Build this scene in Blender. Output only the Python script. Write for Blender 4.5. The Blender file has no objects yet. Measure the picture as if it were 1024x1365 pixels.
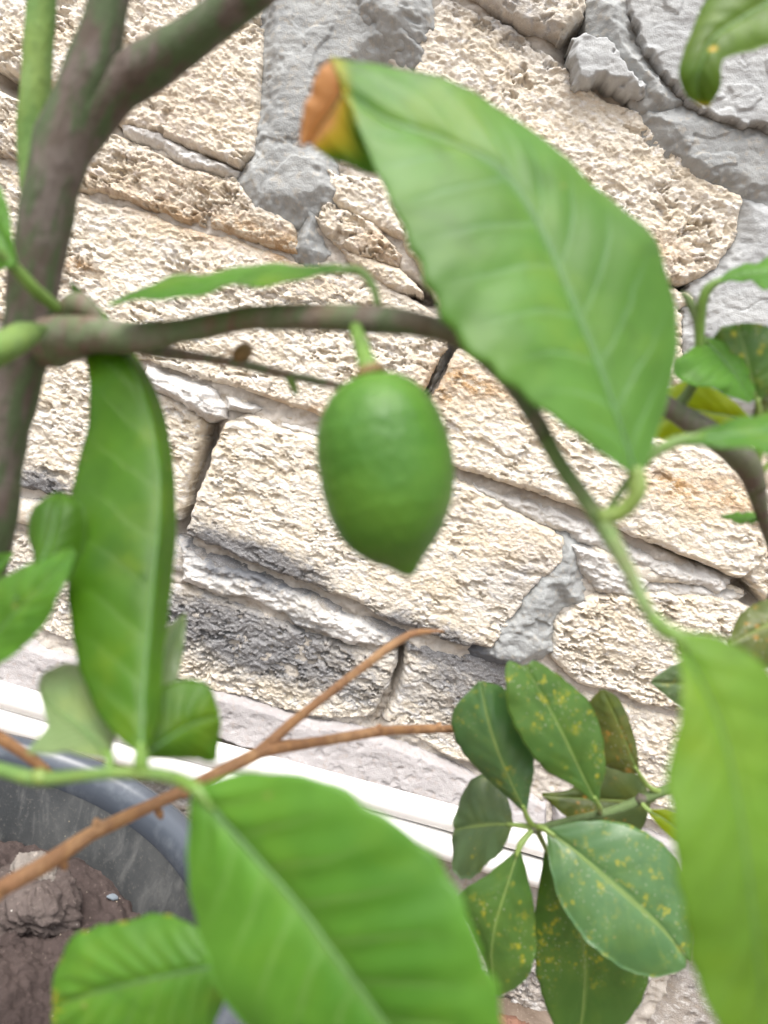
import bpy, math, random
import numpy as np
from mathutils import Vector
random.seed(4)
S = bpy.context.scene
col = S.collection
R = math.radians

# ------------------------------------------------------------------ camera
PITCH, ROLL, FPX = R(8.0), R(19.3), 1005.0
CAM = np.array([0.0, 0.0, 0.70])
_F = np.array([0, math.cos(PITCH), -math.sin(PITCH)])
_R0 = np.array([1.0, 0, 0]); _U0 = np.array([0, math.sin(PITCH), math.cos(PITCH)])
_X = math.cos(ROLL)*_R0 + math.sin(ROLL)*_U0
_Y = -math.sin(ROLL)*_R0 + math.cos(ROLL)*_U0
cd = bpy.data.cameras.new('camera'); cam = bpy.data.objects.new('camera', cd); col.objects.link(cam)
from mathutils import Matrix
cam.matrix_world = Matrix(((_X[0], _Y[0], -_F[0], CAM[0]), (_X[1], _Y[1], -_F[1], CAM[1]), (_X[2], _Y[2], -_F[2], CAM[2]), (0, 0, 0, 1)))
cd.sensor_fit = 'HORIZONTAL'; cd.sensor_width = 36.0; cd.lens = 36.0*FPX/1024
cd.clip_start = 0.01; cd.clip_end = 500
cd.dof.use_dof = True; cd.dof.focus_distance = 0.93; cd.dof.aperture_fstop = 11.0
S.camera = cam

# ------------------------------------------------------------------ sky and sun
SUN_EL, SUN_AZ = R(64), R(205)      # azimuth clockwise from +Y
wd = bpy.data.worlds.new('World'); S.world = wd; wd.use_nodes = True
nt = wd.node_tree; bg = nt.nodes['Background']
sk = nt.nodes.new('ShaderNodeTexSky'); sk.sky_type = 'NISHITA'; sk.sun_disc = False
sk.sun_elevation = SUN_EL; sk.sun_rotation = SUN_AZ; sk.dust_density = 5.0; sk.ozone_density = 1.0; sk.air_density = 1.0
hs = nt.nodes.new('ShaderNodeHueSaturation'); hs.inputs['Saturation'].default_value = 0.26
nt.links.new(sk.outputs[0], hs.inputs['Color']); nt.links.new(hs.outputs[0], bg.inputs['Color'])
bg.inputs['Strength'].default_value = 0.15
sd = bpy.data.lights.new('sun', 'SUN'); so = bpy.data.objects.new('sun', sd); col.objects.link(so)
sd.energy = 1.3; sd.angle = R(45); sd.color = (1.0, 0.95, 0.88)
_d = Vector((math.sin(SUN_AZ)*math.cos(SUN_EL), math.cos(SUN_AZ)*math.cos(SUN_EL), math.sin(SUN_EL)))
so.rotation_euler = _d.to_track_quat('Z', 'Y').to_euler(); so.location = _d*5
S.view_settings.view_transform = 'Standard'; S.view_settings.look = 'None'
S.view_settings.gamma = 1.0; S.view_settings.use_curve_mapping = False
S.view_settings.exposure = 1.14
S.render.engine = 'CYCLES'
S.cycles.use_denoising = True; S.cycles.denoising_input_passes = 'RGB_ALBEDO_NORMAL'
S.cycles.max_bounces = 8; S.cycles.transmission_bounces = 6

# ------------------------------------------------------------------ maths helpers
YW = 0.95                               # front plane of the stone wall
def ray(x, y): return _F + (x-512)/FPX*_X - (y-682.5)/FPX*_Y
def at(x, y, d): return CAM + d*ray(x, y)          # photo direction, true distance d along the view axis
def onwall(x, y, yw=YW):
    q = ray(x, y); p = CAM + q*(yw/q[1]); return (p[0], p[2])

def _hash(ix, iy, seed):
    h = (ix.astype(np.int64)*374761393 + iy.astype(np.int64)*668265263 + seed*1442695041) & 0xffffffff
    h = ((h ^ (h >> 13))*1274126177) & 0xffffffff
    h = (h ^ (h >> 16))*2246822519 & 0xffffffff
    return ((h ^ (h >> 15)) & 0xffff)/65535.0
def vn(x, y, seed=0):
    ix = np.floor(x); iy = np.floor(y); fx = x-ix; fy = y-iy
    u = fx*fx*fx*(fx*(fx*6-15)+10); v = fy*fy*fy*(fy*(fy*6-15)+10)
    a = _hash(ix, iy, seed); b = _hash(ix+1, iy, seed); c = _hash(ix, iy+1, seed); d = _hash(ix+1, iy+1, seed)
    return (a*(1-u)+b*u)*(1-v) + (c*(1-u)+d*u)*v
def fbm(x, y, o=4, seed=0, g=0.5):
    s = 0; a = 1; t = 0
    for k in range(o):
        s = s + a*vn(x, y, seed+17*k); t += a; a *= g
        x, y = (x*1.616-y*1.178)+3.1, (x*1.178+y*1.616)+7.7
    return s/t
def sm(e0, e1, x):
    t = np.clip((x-e0)/(e1-e0), 0, 1); return t*t*(3-2*t)
def poly_sd(px, pz, poly):
    poly = np.asarray(poly, float); n = len(poly)
    d = np.full(px.shape, 1e9); ins = np.zeros(px.shape, bool)
    for i in range(n):
        a = poly[i]; b = poly[(i+1) % n]; e = b-a
        wx = px-a[0]; wz = pz-a[1]
        t = np.clip((wx*e[0]+wz*e[1])/(e@e+1e-12), 0, 1)
        d = np.minimum(d, (wx-t*e[0])**2+(wz-t*e[1])**2)
        if a[1] != b[1]:
            c = ((a[1] > pz) != (b[1] > pz)) & (px < (b[0]-a[0])*(pz-a[1])/(b[1]-a[1])+a[0])
            ins ^= c
    d = np.sqrt(d); return np.where(ins, d, -d)

# ------------------------------------------------------------------ object helpers
def wloc(o):
    v = np.zeros(3)
    while o is not None:
        v += np.array(o.location); o = o.parent
    return v
def obj_from(name, V, faces, mat, parent=None, smooth=True, attrs=None, uv=None):
    V = np.asarray(V, float)
    if parent is not None: V = V - wloc(parent)
    me = bpy.data.meshes.new(name)
    if isinstance(faces, np.ndarray):
        nf, k = faces.shape
        me.vertices.add(len(V)); me.vertices.foreach_set('co', V.ravel())
        me.loops.add(nf*k); me.loops.foreach_set('vertex_index', faces.ravel().astype(np.int32))
        me.polygons.add(nf); me.polygons.foreach_set('loop_start', np.arange(0, nf*k, k, dtype=np.int32))
        me.update(calc_edges=True)
    else:
        me.from_pydata([tuple(v) for v in V], [], faces)
    me.validate()
    if smooth: me.polygons.foreach_set('use_smooth', np.ones(len(me.polygons), bool))
    for k_, a in (attrs or {}).items():
        at_ = me.attributes.new(k_, 'FLOAT', 'POINT'); at_.data.foreach_set('value', np.asarray(a, np.float32))
    if uv is not None:
        li = np.zeros(len(me.loops), np.int32); me.loops.foreach_get('vertex_index', li)
        l = me.uv_layers.new(name='UVMap'); l.data.foreach_set('uv', np.asarray(uv)[li].ravel())
    me.materials.append(mat)
    o = bpy.data.objects.new(name, me); col.objects.link(o)
    if parent is not None: o.parent = parent
    me.update()
    return o
def empty(name, loc, label=None, cat=None, group=None):
    o = bpy.data.objects.new(name, None); o.location = loc; col.objects.link(o); o.empty_display_size = .05
    return tag(o, label, cat, group)
def tag(o, label=None, cat=None, group=None, kind=None):
    if label: o['label'] = label
    if cat: o['category'] = cat
    if group: o['group'] = group
    if kind: o['kind'] = kind
    return o

def catmull(P, n):
    P = np.asarray(P, float)
    Q = np.vstack([2*P[0]-P[1], P, 2*P[-1]-P[-2]])
    out = []
    for i in range(1, len(Q)-2):
        t = np.linspace(0, 1, 24, endpoint=False)[:, None]
        p0, p1, p2, p3 = Q[i-1], Q[i], Q[i+1], Q[i+2]
        out.append(.5*((2*p1)+(-p0+p2)*t+(2*p0-5*p1+4*p2-p3)*t*t+(-p0+3*p1-3*p2+p3)*t**3))
    out = np.vstack(out+[P[-1:]])
    d = np.r_[0, np.cumsum(np.linalg.norm(np.diff(out[:, :2], axis=0), axis=1))]
    s = np.linspace(0, d[-1], n)
    return np.stack([np.interp(s, d, out[:, k]) for k in range(P.shape[1])], 1)

def tube(name, C, rad, mat, parent, sides=14, rough=0.0, seed=0, flat=1.0):
    """C: n x 3 world points, rad: n radii."""
    C = np.asarray(C, float); n = len(C)
    T = np.gradient(C, axis=0); T /= np.linalg.norm(T, axis=1)[:, None]+1e-12
    up = np.array([0, 0, 1.0]) if abs(T[0][2]) < .9 else np.array([0, 1.0, 0])
    V = []; B = up
    L = np.r_[0, np.cumsum(np.linalg.norm(np.diff(C, axis=0), axis=1))]
    for i in range(n):
        A = np.cross(T[i], B); A /= np.linalg.norm(A)+1e-12
        B = np.cross(A, T[i])
        th = np.linspace(0, 2*math.pi, sides, endpoint=False)
        k = 1 + rough*(2*vn(th*1.3+seed*7, np.full(sides, L[i]*110), seed)-1) + .6*rough*(2*vn(th*0+seed, np.full(sides, L[i]*60), seed+3)-1)
        V.append(C[i] + rad[i]*(k*np.cos(th))[:, None]*A*flat + rad[i]*(k*np.sin(th))[:, None]*B)
    V = np.vstack(V+[C[:1], C[-1:]])
    f = []
    for i in range(n-1):
        for j in range(sides):
            f.append((i*sides+j, i*sides+(j+1) % sides, (i+1)*sides+(j+1) % sides, (i+1)*sides+j))
    a, b = n*sides, n*sides+1
    for j in range(sides):
        f.append((a, (j+1) % sides, j)); f.append((b, (n-1)*sides+j, (n-1)*sides+(j+1) % sides))
    return obj_from(name, V, f, mat, parent)
def branch(name, pts, mat, parent, n=40, rough=.1, seed=0, sides=14):
    """pts: (photo x, photo y, distance, width seen in photo pixels)"""
    q = catmull(pts, n)
    return tube(name, [at(a, b, d) for a, b, d, w in q], [w*.5*d/FPX for a, b, d, w in q], mat, parent, sides, rough, seed)

# ------------------------------------------------------------------ materials
class NT:
    def __init__(s, name):
        s.m = bpy.data.materials.new(name); s.m.use_nodes = True; s.t = s.m.node_tree
        s.b = s.t.nodes['Principled BSDF']; s.out = s.t.nodes['Material Output']
    def n(s, typ, **k):
        nd = s.t.nodes.new(typ)
        for a, v in k.items():
            if a in nd.inputs.keys(): pass
            setattr(nd, a, v)
        return nd
    def l(s, a, b): s.t.links.new(a, b)
    def val(s, sock, v):
        if isinstance(v, (int, float)): sock.default_value = v
        elif isinstance(v, tuple): sock.default_value = (*v, 1) if len(v) == 3 and sock.type == 'RGBA' else v
        else: s.l(v, sock)
    def coord(s, which='Object', scale=(1, 1, 1)):
        tc = s.n('ShaderNodeTexCoord'); mp = s.n('ShaderNodeMapping'); mp.inputs['Scale'].default_value = scale
        s.l(tc.outputs[which], mp.inputs[0]); return mp.outputs[0]
    def noise(s, vec, scale, detail=6, rough=.55, dist=0):
        nd = s.n('ShaderNodeTexNoise'); s.l(vec, nd.inputs['Vector'])
        nd.inputs['Scale'].default_value = scale; nd.inputs['Detail'].default_value = detail
        nd.inputs['Roughness'].default_value = rough; nd.inputs['Distortion'].default_value = dist
        return nd.outputs['Fac']
    def voro(s, vec, scale, feature='F1', out='Distance', rnd=1):
        nd = s.n('ShaderNodeTexVoronoi'); nd.feature = feature; s.l(vec, nd.inputs['Vector'])
        nd.inputs['Scale'].default_value = scale; nd.inputs['Randomness'].default_value = rnd
        return nd.outputs[out]
    def ramp(s, fac, a, b, c0=0.0, c1=1.0):
        nd = s.n('ShaderNodeMapRange'); nd.interpolation_type = 'SMOOTHSTEP'
        s.val(nd.inputs['Value'], fac); nd.inputs['From Min'].default_value = a; nd.inputs['From Max'].default_value = b
        nd.inputs['To Min'].default_value = c0; nd.inputs['To Max'].default_value = c1
        return nd.outputs[0]
    def math(s, op, a, b=0.0, c=0.0):
        nd = s.n('ShaderNodeMath'); nd.operation = op
        s.val(nd.inputs[0], a); s.val(nd.inputs[1], b); s.val(nd.inputs[2], c); return nd.outputs[0]
    def mix(s, fac, a, b, mode='MIX'):
        nd = s.n('ShaderNodeMix'); nd.data_type = 'RGBA'; nd.blend_type = mode; nd.clamp_factor = True
        s.val(nd.inputs[0], fac); s.val(nd.inputs[6], a); s.val(nd.inputs[7], b); return nd.outputs[2]
    def attr(s, name):
        nd = s.n('ShaderNodeAttribute'); nd.attribute_name = name; return nd.outputs['Fac']
    def bump(s, h, strength, dist):
        nd = s.n('ShaderNodeBump'); nd.inputs['Strength'].default_value = strength; nd.inputs['Distance'].default_value = dist
        s.l(h, nd.inputs['Height']); s.l(nd.outputs[0], s.b.inputs['Normal']); return nd.outputs[0]
    def done(s, color, rough=.8, spec=.5):
        s.val(s.b.inputs['Base Color'], color); s.val(s.b.inputs['Roughness'], rough)
        s.b.inputs['Specular IOR Level'].default_value = spec
        return s.m

def stone_mat(name='limestone', tone=(0.735, 0.675, 0.58)):
    m = NT(name); v = m.coord('Object', (1, 1, 1.8))
    oi = m.n('ShaderNodeObjectInfo')
    n1 = m.noise(v, 14, 5); n2 = m.noise(v, 70, 6, .6); n3 = m.noise(v, 230, 4, .7)
    c = m.mix(m.ramp(n1, .35, .7), tone, tuple(x*k for x, k in zip(tone, (.92, .87, .78))))
    c = m.mix(m.ramp(n2, .5, .66), c, (0.80, 0.77, 0.73))
    c = m.mix(m.math('MULTIPLY', m.ramp(n2, .45, .30), .5), c, (0.47, 0.38, 0.27))
    c = m.mix(m.math('MULTIPLY', m.ramp(n3, .55, .70), .35), c, (0.50, 0.42, 0.34))
    oc = m.attr('ochre')
    c = m.mix(m.math('MULTIPLY', oc, m.ramp(n2, .35, .58)), c, (0.42, 0.25, 0.10))
    dk = m.attr('stain')
    dm = m.math('MULTIPLY', m.ramp(m.math('ADD', m.math('MULTIPLY', n3, .6), m.math('ADD', dk, m.math('MULTIPLY', n2, .5))), .72, 1.40), .9)
    c = m.mix(dm, c, (0.095, 0.10, 0.115))
    gr = m.attr('grey')
    c = m.mix(m.math('MULTIPLY', gr, m.ramp(n2, .3, .7, .55, 1.0)), c, (0.36, 0.355, 0.36))
    n4 = m.noise(v, 620, 5, .75); pk = m.voro(v, 330)
    c = m.mix(m.math('MULTIPLY', m.ramp(n4, .57, .72), .35), c, (0.44, 0.35, 0.26))
    c = m.mix(m.math('MULTIPLY', m.ramp(n4, .46, .34), .5), c, (0.84, 0.82, 0.78))
    m.bump(m.math('ADD', m.math('ADD', m.math('MULTIPLY', n3, .6), n2), m.math('ADD', m.math('MULTIPLY', n4, .55), m.math('MULTIPLY', pk, .35))), .75, .0028)
    return m.done(c, .92, .25)
def cement_mat(name, tone, dark, warm=None):
    m = NT(name); v = m.coord('Object')
    n1 = m.noise(v, 18, 5); n2 = m.noise(v, 120, 5, .6); n3 = m.noise(v, 600, 3, .6)
    c = m.mix(m.ramp(n1, .35, .68), tone, dark)
    c = m.mix(m.math('MULTIPLY', m.ramp(n2, .55, .72), .5), c, tuple(x*1.25 for x in tone))
    if warm: c = m.mix(m.math('MULTIPLY', m.ramp(n2, .48, .33), .5), c, warm)
    dk = m.attr('stain')
    c = m.mix(m.math('MULTIPLY', m.ramp(m.math('ADD', dk, m.math('MULTIPLY', n2, .6)), .7, 1.1), .85), c, (0.09, 0.10, 0.12))
    m.bump(m.math('ADD', n3, m.math('MULTIPLY', n2, 1.5)), .6, .0018)
    return m.done(c, .9, .3)
M = {}
M['stone'] = stone_mat()
M['stone_low'] = stone_mat('grey_limestone', (0.42, 0.38, 0.35))
M['cement'] = cement_mat('grey_cement', (0.345, 0.355, 0.352), (0.27, 0.28, 0.28), (0.40, 0.365, 0.31))
M['cement_light'] = cement_mat('pale_cement', (0.42, 0.43, 0.43), (0.34, 0.35, 0.355))
M['mortar'] = cement_mat('white_mortar', (0.62, 0.605, 0.585), (0.50, 0.485, 0.46), (0.40, 0.34, 0.27))
M['bed'] = cement_mat('mortar_bed', (0.52, 0.48, 0.43), (0.42, 0.38, 0.335), (0.36, 0.29, 0.21))
M['ledge'] = cement_mat('ledge_render', (0.40, 0.378, 0.378), (0.335, 0.315, 0.315), (0.34, 0.29, 0.26))

def leaf_mat(name, base, light, trans, tw, speck=0.0, vein=(.30, .42, .16), yel=(.42, .38, .03), rough=.46, veinamt=.35, blotch=.0, nveins=10, spec=.36, veinside=.95):
    m = NT(name)
    uvn = m.n('ShaderNodeTexCoord'); sep = m.n('ShaderNodeSeparateXYZ'); m.l(uvn.outputs['UV'], sep.inputs[0])
    v = m.coord('Object')
    u, w = sep.outputs[0], sep.outputs[1]
    av = m.math('MULTIPLY', m.math('ABSOLUTE', m.math('SUBTRACT', w, .5)), 2.0)
    nz = m.noise(v, 55, 4, .55); nf = m.noise(v, 240, 4, .6); nl = m.noise(v, 22, 2, .5)
    ph = m.math('FRACT', m.math('ADD', m.math('SUBTRACT', m.math('MULTIPLY', u, nveins), m.math('MULTIPLY', av, 1.7)), m.math('MULTIPLY', nz, .45)))
    dv = m.math('ABSOLUTE', m.math('SUBTRACT', ph, .5))
    vm = m.math('MULTIPLY', m.math('MULTIPLY', m.ramp(dv, .11, .0), m.ramp(av, .98, .40)), veinside)
    mr = m.ramp(av, .07, .02)
    c = m.mix(m.ramp(nl, .36, .62), base, light)
    c = m.mix(m.math('MULTIPLY', m.ramp(nz, .48, .62), .3), c, tuple(x*k for x, k in zip(light, (1.25, 1.05, .7))))
    c = m.mix(m.math('MULTIPLY', m.ramp(nf, .45, .7), .25), c, tuple(x*.72 for x in base))
    c = m.mix(m.math('MULTIPLY', m.math('MAXIMUM', vm, mr), veinamt), c, vein)
    dkp = m.noise(v, 30, 4, .6, 1.2)
    c = m.mix(m.math('MULTIPLY', m.ramp(dkp, .52, .68), .45), c, tuple(x*.62 for x in base))
    sp = m.math('MULTIPLY', m.ramp(m.voro(v, 130), .12, .06), m.ramp(nz, .54, .60))
    c = m.mix(m.math('MULTIPLY', sp, .7), c, (.30, .26, .09))
    if blotch:
        b = m.noise(v, 34, 5, .6)
        c = m.mix(m.math('MULTIPLY', m.ramp(b, .54, .72), blotch), c, tuple(.5*a+.5*q for a, q in zip((.30, .36, .02), light)))
    if speck:
        s1 = m.voro(v, 170); s2 = m.noise(v, 60, 3)
        k = m.math('MULTIPLY', m.ramp(s1, .34, .08), m.ramp(s2, .52, .64))
        s3 = m.voro(v, 420); k2 = m.math('MULTIPLY', m.ramp(s3, .20, .10), m.ramp(nl, .45, .6))
        big = m.math('MULTIPLY', m.ramp(m.noise(v, 150, 5, .75), .54, .66), m.ramp(nl, .42, .62))
        c = m.mix(m.math('MULTIPLY', m.math('MAXIMUM', k, big), speck), c, yel)
        c = m.mix(m.math('MULTIPLY', k2, speck*.9), c, (.55, .56, .40))
    dry = m.attr('dry')
    c = m.mix(m.ramp(dry, .15, .5), c, (.50, .42, .03))
    c = m.mix(m.ramp(m.math('ADD', dry, m.math('MULTIPLY', nz, .2)), .62, .8), c, (.60, .33, .14))
    m.val(m.b.inputs['Base Color'], c); m.b.inputs['Roughness'].default_value = rough
    m.b.inputs['Specular IOR Level'].default_value = spec
    m.bump(m.math('ADD', nf, m.math('MULTIPLY', vm, -.8)), .25, .0006)
    tr = m.n('ShaderNodeBsdfTranslucent')
    tc = m.mix(m.math('MULTIPLY', m.math('MAXIMUM', vm, mr), .4), trans, tuple(x*.6 for x in trans))
    tc = m.mix(m.ramp(nl, .3, .7), tc, tuple(x*1.25 for x in trans))
    tc = m.mix(m.ramp(dry, .3, .6), tc, (.70, .42, .16))
    m.l(tc, tr.inputs['Color'])
    ms = m.n('ShaderNodeMixShader'); ms.inputs[0].default_value = tw
    m.l(m.b.outputs[0], ms.inputs[1]); m.l(tr.outputs[0], ms.inputs[2]); m.l(ms.outputs[0], m.out.inputs['Surface'])
    return m.m
M['leaf'] = leaf_mat('lemon_leaf', (.062, .180, .018), (.10, .245, .030), (.26, .49, .018), .42, veinamt=.20, blotch=.5)
M['leaf_backlit'] = leaf_mat('backlit_lemon_leaf', (.040, .115, .007), (.072, .175, .010), (.24, .43, .004), .50, veinamt=.16, blotch=.5)  # darker leaf copy, backlit look of the hanging leaf put into the colour
M['leaf_pale_glare'] = leaf_mat('glare_pale_lemon_leaf', (.17, .25, .10), (.23, .31, .14), (.26, .40, .06), .3, veinamt=.2, blotch=.3, rough=.34, spec=.6)  # pale green, with sky glare on the leaf mixed into the base colour
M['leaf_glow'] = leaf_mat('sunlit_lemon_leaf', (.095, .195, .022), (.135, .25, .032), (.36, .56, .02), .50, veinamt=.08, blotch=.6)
M['leaf_dull'] = leaf_mat('dull_lemon_leaf', (.065, .14, .012), (.10, .18, .016), (.26, .40, .01), .36, veinamt=.2, blotch=.5)
M['leaf_blue'] = leaf_mat('waxy_lemon_leaf', (.074, .182, .022), (.104, .236, .038), (.23, .43, .014), .38, vein=(.20, .34, .20), veinamt=.30, blotch=.4, rough=.40)
M['shrub_leaf'] = leaf_mat('shrub_leaf', (.062, .140, .026), (.088, .178, .036), (.20, .38, .03), .30, speck=.85, vein=(.22, .32, .08), veinamt=.45, nveins=6, rough=.36, veinside=.12)
M['shrub_blue'] = leaf_mat('waxy_shrub_leaf', (.060, .145, .044), (.082, .178, .058), (.17, .34, .04), .24, speck=.75, vein=(.24, .34, .10), veinamt=.6, nveins=6, rough=.30, spec=.6, veinside=.12)
M['shrub_olive'] = leaf_mat('olive_shrub_leaf', (.075, .125, .05), (.10, .155, .065), (.20, .28, .04), .25, speck=.5, vein=(.22, .28, .08), veinamt=.4, nveins=6, rough=.4, veinside=.12)
M['shrub_spot'] = leaf_mat('spotted_shrub_leaf', (.07, .11, .03), (.12, .15, .04), (.30, .30, .02), .3, speck=1.0, blotch=.6, yel=(.42, .23, .05), vein=(.30, .30, .06), veinamt=.5, nveins=6, rough=.4, veinside=.12)
M['shrub_yellow'] = leaf_mat('yellow_green_leaf', (.16, .24, .01), (.22, .30, .015), (.55, .62, .01), .6, speck=.3, veinamt=.3, nveins=6, veinside=.12)

def rib_mat(name, c, rough=.45):
    m = NT(name); v = m.coord('Object'); n = m.noise(v, 150, 3)
    return m.done(m.mix(m.ramp(n, .35, .65), c, tuple(x*.78 for x in c)), rough)
M['rib'] = rib_mat('leaf_midrib', (.085, .195, .05)); M['petiole'] = rib_mat('green_petiole', (.13, .235, .04))
M['rib_dark'] = rib_mat('shrub_midrib', (.19, .28, .07)); M['petiole_pale'] = rib_mat('pale_petiole', (.20, .29, .065))
def bark_mat(name, brown, grey, green, gamt):
    m = NT(name); v = m.coord('Object'); geo = m.n('ShaderNodeNewGeometry')
    n1 = m.noise(v, 45, 5, .6); n2 = m.noise(v, 320, 5, .65); n3 = m.noise(m.coord('Object', (1, 1, .25)), 160, 4, .6)
    c = m.mix(m.ramp(n1, .38, .64), brown, grey)
    c = m.mix(m.math('MULTIPLY', m.ramp(n3, .40, .58), gamt), c, green)
    c = m.mix(m.math('MULTIPLY', m.ramp(n2, .5, .68), .4), c, tuple(x*.5 for x in brown))
    m.bump(m.math('ADD', n2, m.math('MULTIPLY', n3, 2)), .5, .0012)
    return m.done(c, .75, .35)
M['bark'] = bark_mat('trunk_bark', (.070, .050, .038), (.125, .102, .090), (.050, .080, .030), .9)
M['bark_twig'] = bark_mat('green_brown_bark', (.145, .100, .072), (.165, .150, .120), (.095, .145, .065), .75)
M['shoot'] = bark_mat('green_shoot', (.10, .19, .045), (.15, .24, .07), (.16, .24, .05), .6)
M['shoot_brown'] = bark_mat('greenish_shoot_bark', (.15, .15, .075), (.13, .20, .07), (.11, .19, .055), .6)
M['dry_bark'] = bark_mat('dry_twig_bark', (.27, .140, .060), (.34, .20, .10), (.19, .095, .05), .6)
M['shrub_stem'] = bark_mat('shrub_stem', (.11, .085, .07), (.15, .14, .12), (.10, .13, .06), .6)
M['shrub_twig'] = bark_mat('shrub_green_twig', (.11, .16, .06), (.14, .19, .08), (.12, .18, .06), .5)

def lemon_mat():
    m = NT('unripe_lemon_peel'); v = m.coord('Object')
    n = m.noise(v, 40, 3); p = m.voro(v, 430); n2 = m.noise(v, 260, 3)
    c = m.mix(m.ramp(n, .35, .68), (.036, .118, .009), (.066, .165, .014))
    c = m.mix(m.math('MULTIPLY', m.ramp(p, .28, .08), .35), c, (.14, .30, .05))
    m.bump(m.math('ADD', p, m.math('MULTIPLY', n2, .3)), .3, .0008)
    m.b.inputs['Subsurface Weight'].default_value = .12; m.b.inputs['Subsurface Radius'].default_value = (.3, 1, .1); m.b.inputs['Subsurface Scale'].default_value = .003
    return m.done(c, .48, .36)
M['lemon'] = lemon_mat()
M['calyx'] = rib_mat('calyx', (.19, .12, .045), .7)
def pot_mat():
    m = NT('dusty_black_plastic'); v = m.coord('Object')
    n = m.noise(v, 16, 5, .65); f = m.noise(v, 380, 4, .7); g = m.voro(v, 150); g2 = m.noise(v, 25, 3)
    c = m.mix(m.ramp(n, .35, .75), (.034, .037, .039), (.064, .066, .065))
    c = m.mix(m.math('MULTIPLY', m.ramp(f, .55, .72), .5), c, (.16, .15, .13))
    c = m.mix(m.math('MULTIPLY', m.math('MULTIPLY', m.ramp(g, .15, .05), m.ramp(g2, .54, .66)), .8), c, (.26, .23, .17))
    sw = m.noise(m.coord('Object', (1, 1, .35)), 60, 5, .7, .8)
    c = m.mix(m.math('MULTIPLY', m.ramp(sw, .50, .70), .55), c, (.125, .125, .12))
    m.bump(f, .2, .001)
    return m.done(c, m.ramp(n, .3, .7, .28, .45), .6)
M['pot'] = pot_mat()
def dirt_mat(name, a, b, peb):
    m = NT(name); v = m.coord('Object')
    n = m.noise(v, 22, 6, .65); f = m.noise(v, 260, 5, .7); g = m.voro(v, 210); g2 = m.noise(v, 60, 2)
    c = m.mix(m.ramp(n, .35, .68), a, b)
    c = m.mix(m.math('MULTIPLY', m.ramp(f, .56, .70), .5), c, tuple(min(1, x*1.9) for x in b))
    c = m.mix(m.math('MULTIPLY', m.ramp(g, .17, .09), m.ramp(g2, .55, .62)), c, peb)
    m.bump(m.math('ADD', f, n), .6, .003)
    return m.done(c, .95, .2)
M['soil'] = dirt_mat('potting_soil', (.050, .037, .034), (.076, .057, .052), (.45, .38, .30))
M['ground'] = dirt_mat('yard_ground', (.17, .13, .10), (.24, .19, .15), (.45, .40, .34))
M['rock'] = dirt_mat('soil_rock', (.085, .066, .060), (.135, .11, .10), (.5, .48, .44))
M['rock_pale'] = dirt_mat('pale_pebble', (.20, .175, .155), (.31, .28, .25), (.5, .48, .45))
M['slate'] = dirt_mat('slate_chip', (.17, .20, .23), (.21, .24, .27), (.3, .3, .3))
def plain(name, c, c2, rough=.35, s=30):
    m = NT(name); v = m.coord('Object'); n = m.noise(v, s, 5, .6)
    return m.done(m.mix(m.ramp(n, .5, .75), c, c2), rough)
M['pot_rim'] = plain('rim_highlight_plastic', (.070, .082, .102), (.115, .130, .150), .26, 40)  # lighter grey-blue puts the sky highlight on the rim into its colour
M['pvc'] = plain('white_pvc', (.80, .79, .77), (.70, .67, .62), .35, 22)
M['terra'] = plain('terracotta', (.20, .10, .065), (.15, .085, .06), .85, 60)

# ------------------------------------------------------------------ ground (structure)
def axis_pts(lo, hi, core0, core1, fine, grow=1.35):
    a = list(np.arange(core0, core1, fine)); s = fine
    while a[-1] < hi: s *= grow; a.append(a[-1]+s)
    s = fine
    while a[0] > lo: s *= grow; a.insert(0, a[0]-s)
    return np.array(a)
gx = axis_pts(-60, 60, -.75, 1.0, .008); gy = axis_pts(-60, 60, .05, .97, .008)
GX, GY = np.meshgrid(gx, gy)
near = np.exp(-((GX)/2.5)**2-((GY-.5)/2.0)**2)
GZ = near*((fbm(GX*9, GY*9, 3, 3)-.5)*.03 + (fbm(GX*70, GY*70, 4, 5)-.5)*.014)
GZ += .075*sm(.72, .93, GY)*sm(.05, -.12, GX)*sm(-2, -1, GX)*(GY < 1.2)
GZ -= .02
ii = np.arange(GX.size).reshape(GX.shape)
gf = np.stack([ii[:-1, :-1], ii[:-1, 1:], ii[1:, 1:], ii[1:, :-1]], -1).reshape(-1, 4)
tag(obj_from('ground', np.stack([GX, GY, GZ], -1).reshape(-1, 3), gf, M['ground']), kind='structure', label='brown earth with grit at the foot of the stone wall')

# ------------------------------------------------------------------ stone wall
wall = empty('stone_wall', (0, YW, 0), 'rough cream limestone block wall patched with grey cement', 'wall')
def px(poly): return np.array([onwall(*q) for q in poly])
BLOBS = []   # (attribute, centre px, radii m, angle, strength)
def blob(kind, x, y, rx, rz, ang=0, k=1.0): BLOBS.append((kind, *onwall(x, y), rx, rz, R(ang), k))
blob('stain', 330, 750, .12, .034, 0, 1.15); blob('stain', 600, 862, .10, .028, 0, 1.2); blob('stain', 440, 800, .10, .016, 0, .85)
blob('stain', 330, 855, .17, .055, 0, 1.0); blob('stain', 440, 905, .11, .04, 0, .70); blob('stain', 280, 800, .08, .03, 0, .5)
blob('stain', 50, 648, .055, .022, 0, 1.0); blob('stain', 620, 915, .06, .04, 0, .75); blob('stain', 655, 885, .05, .03, 0, 1.0)
blob('stain', 370, 28, .05, .03, 0, .5); blob('stain', 580, 940, .10, .02, 0, .6); blob('stain', 60, 780, .1, .04, 0, .45)
blob('ochre', 625, 505, .055, .022, 0, 1.0); blob('ochre', 600, 530, .04, .012, 0, .9); blob('ochre', 900, 655, .045, .022, 0, 1.0); blob('ochre', 960, 655, .05, .02, 0, .8)
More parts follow.
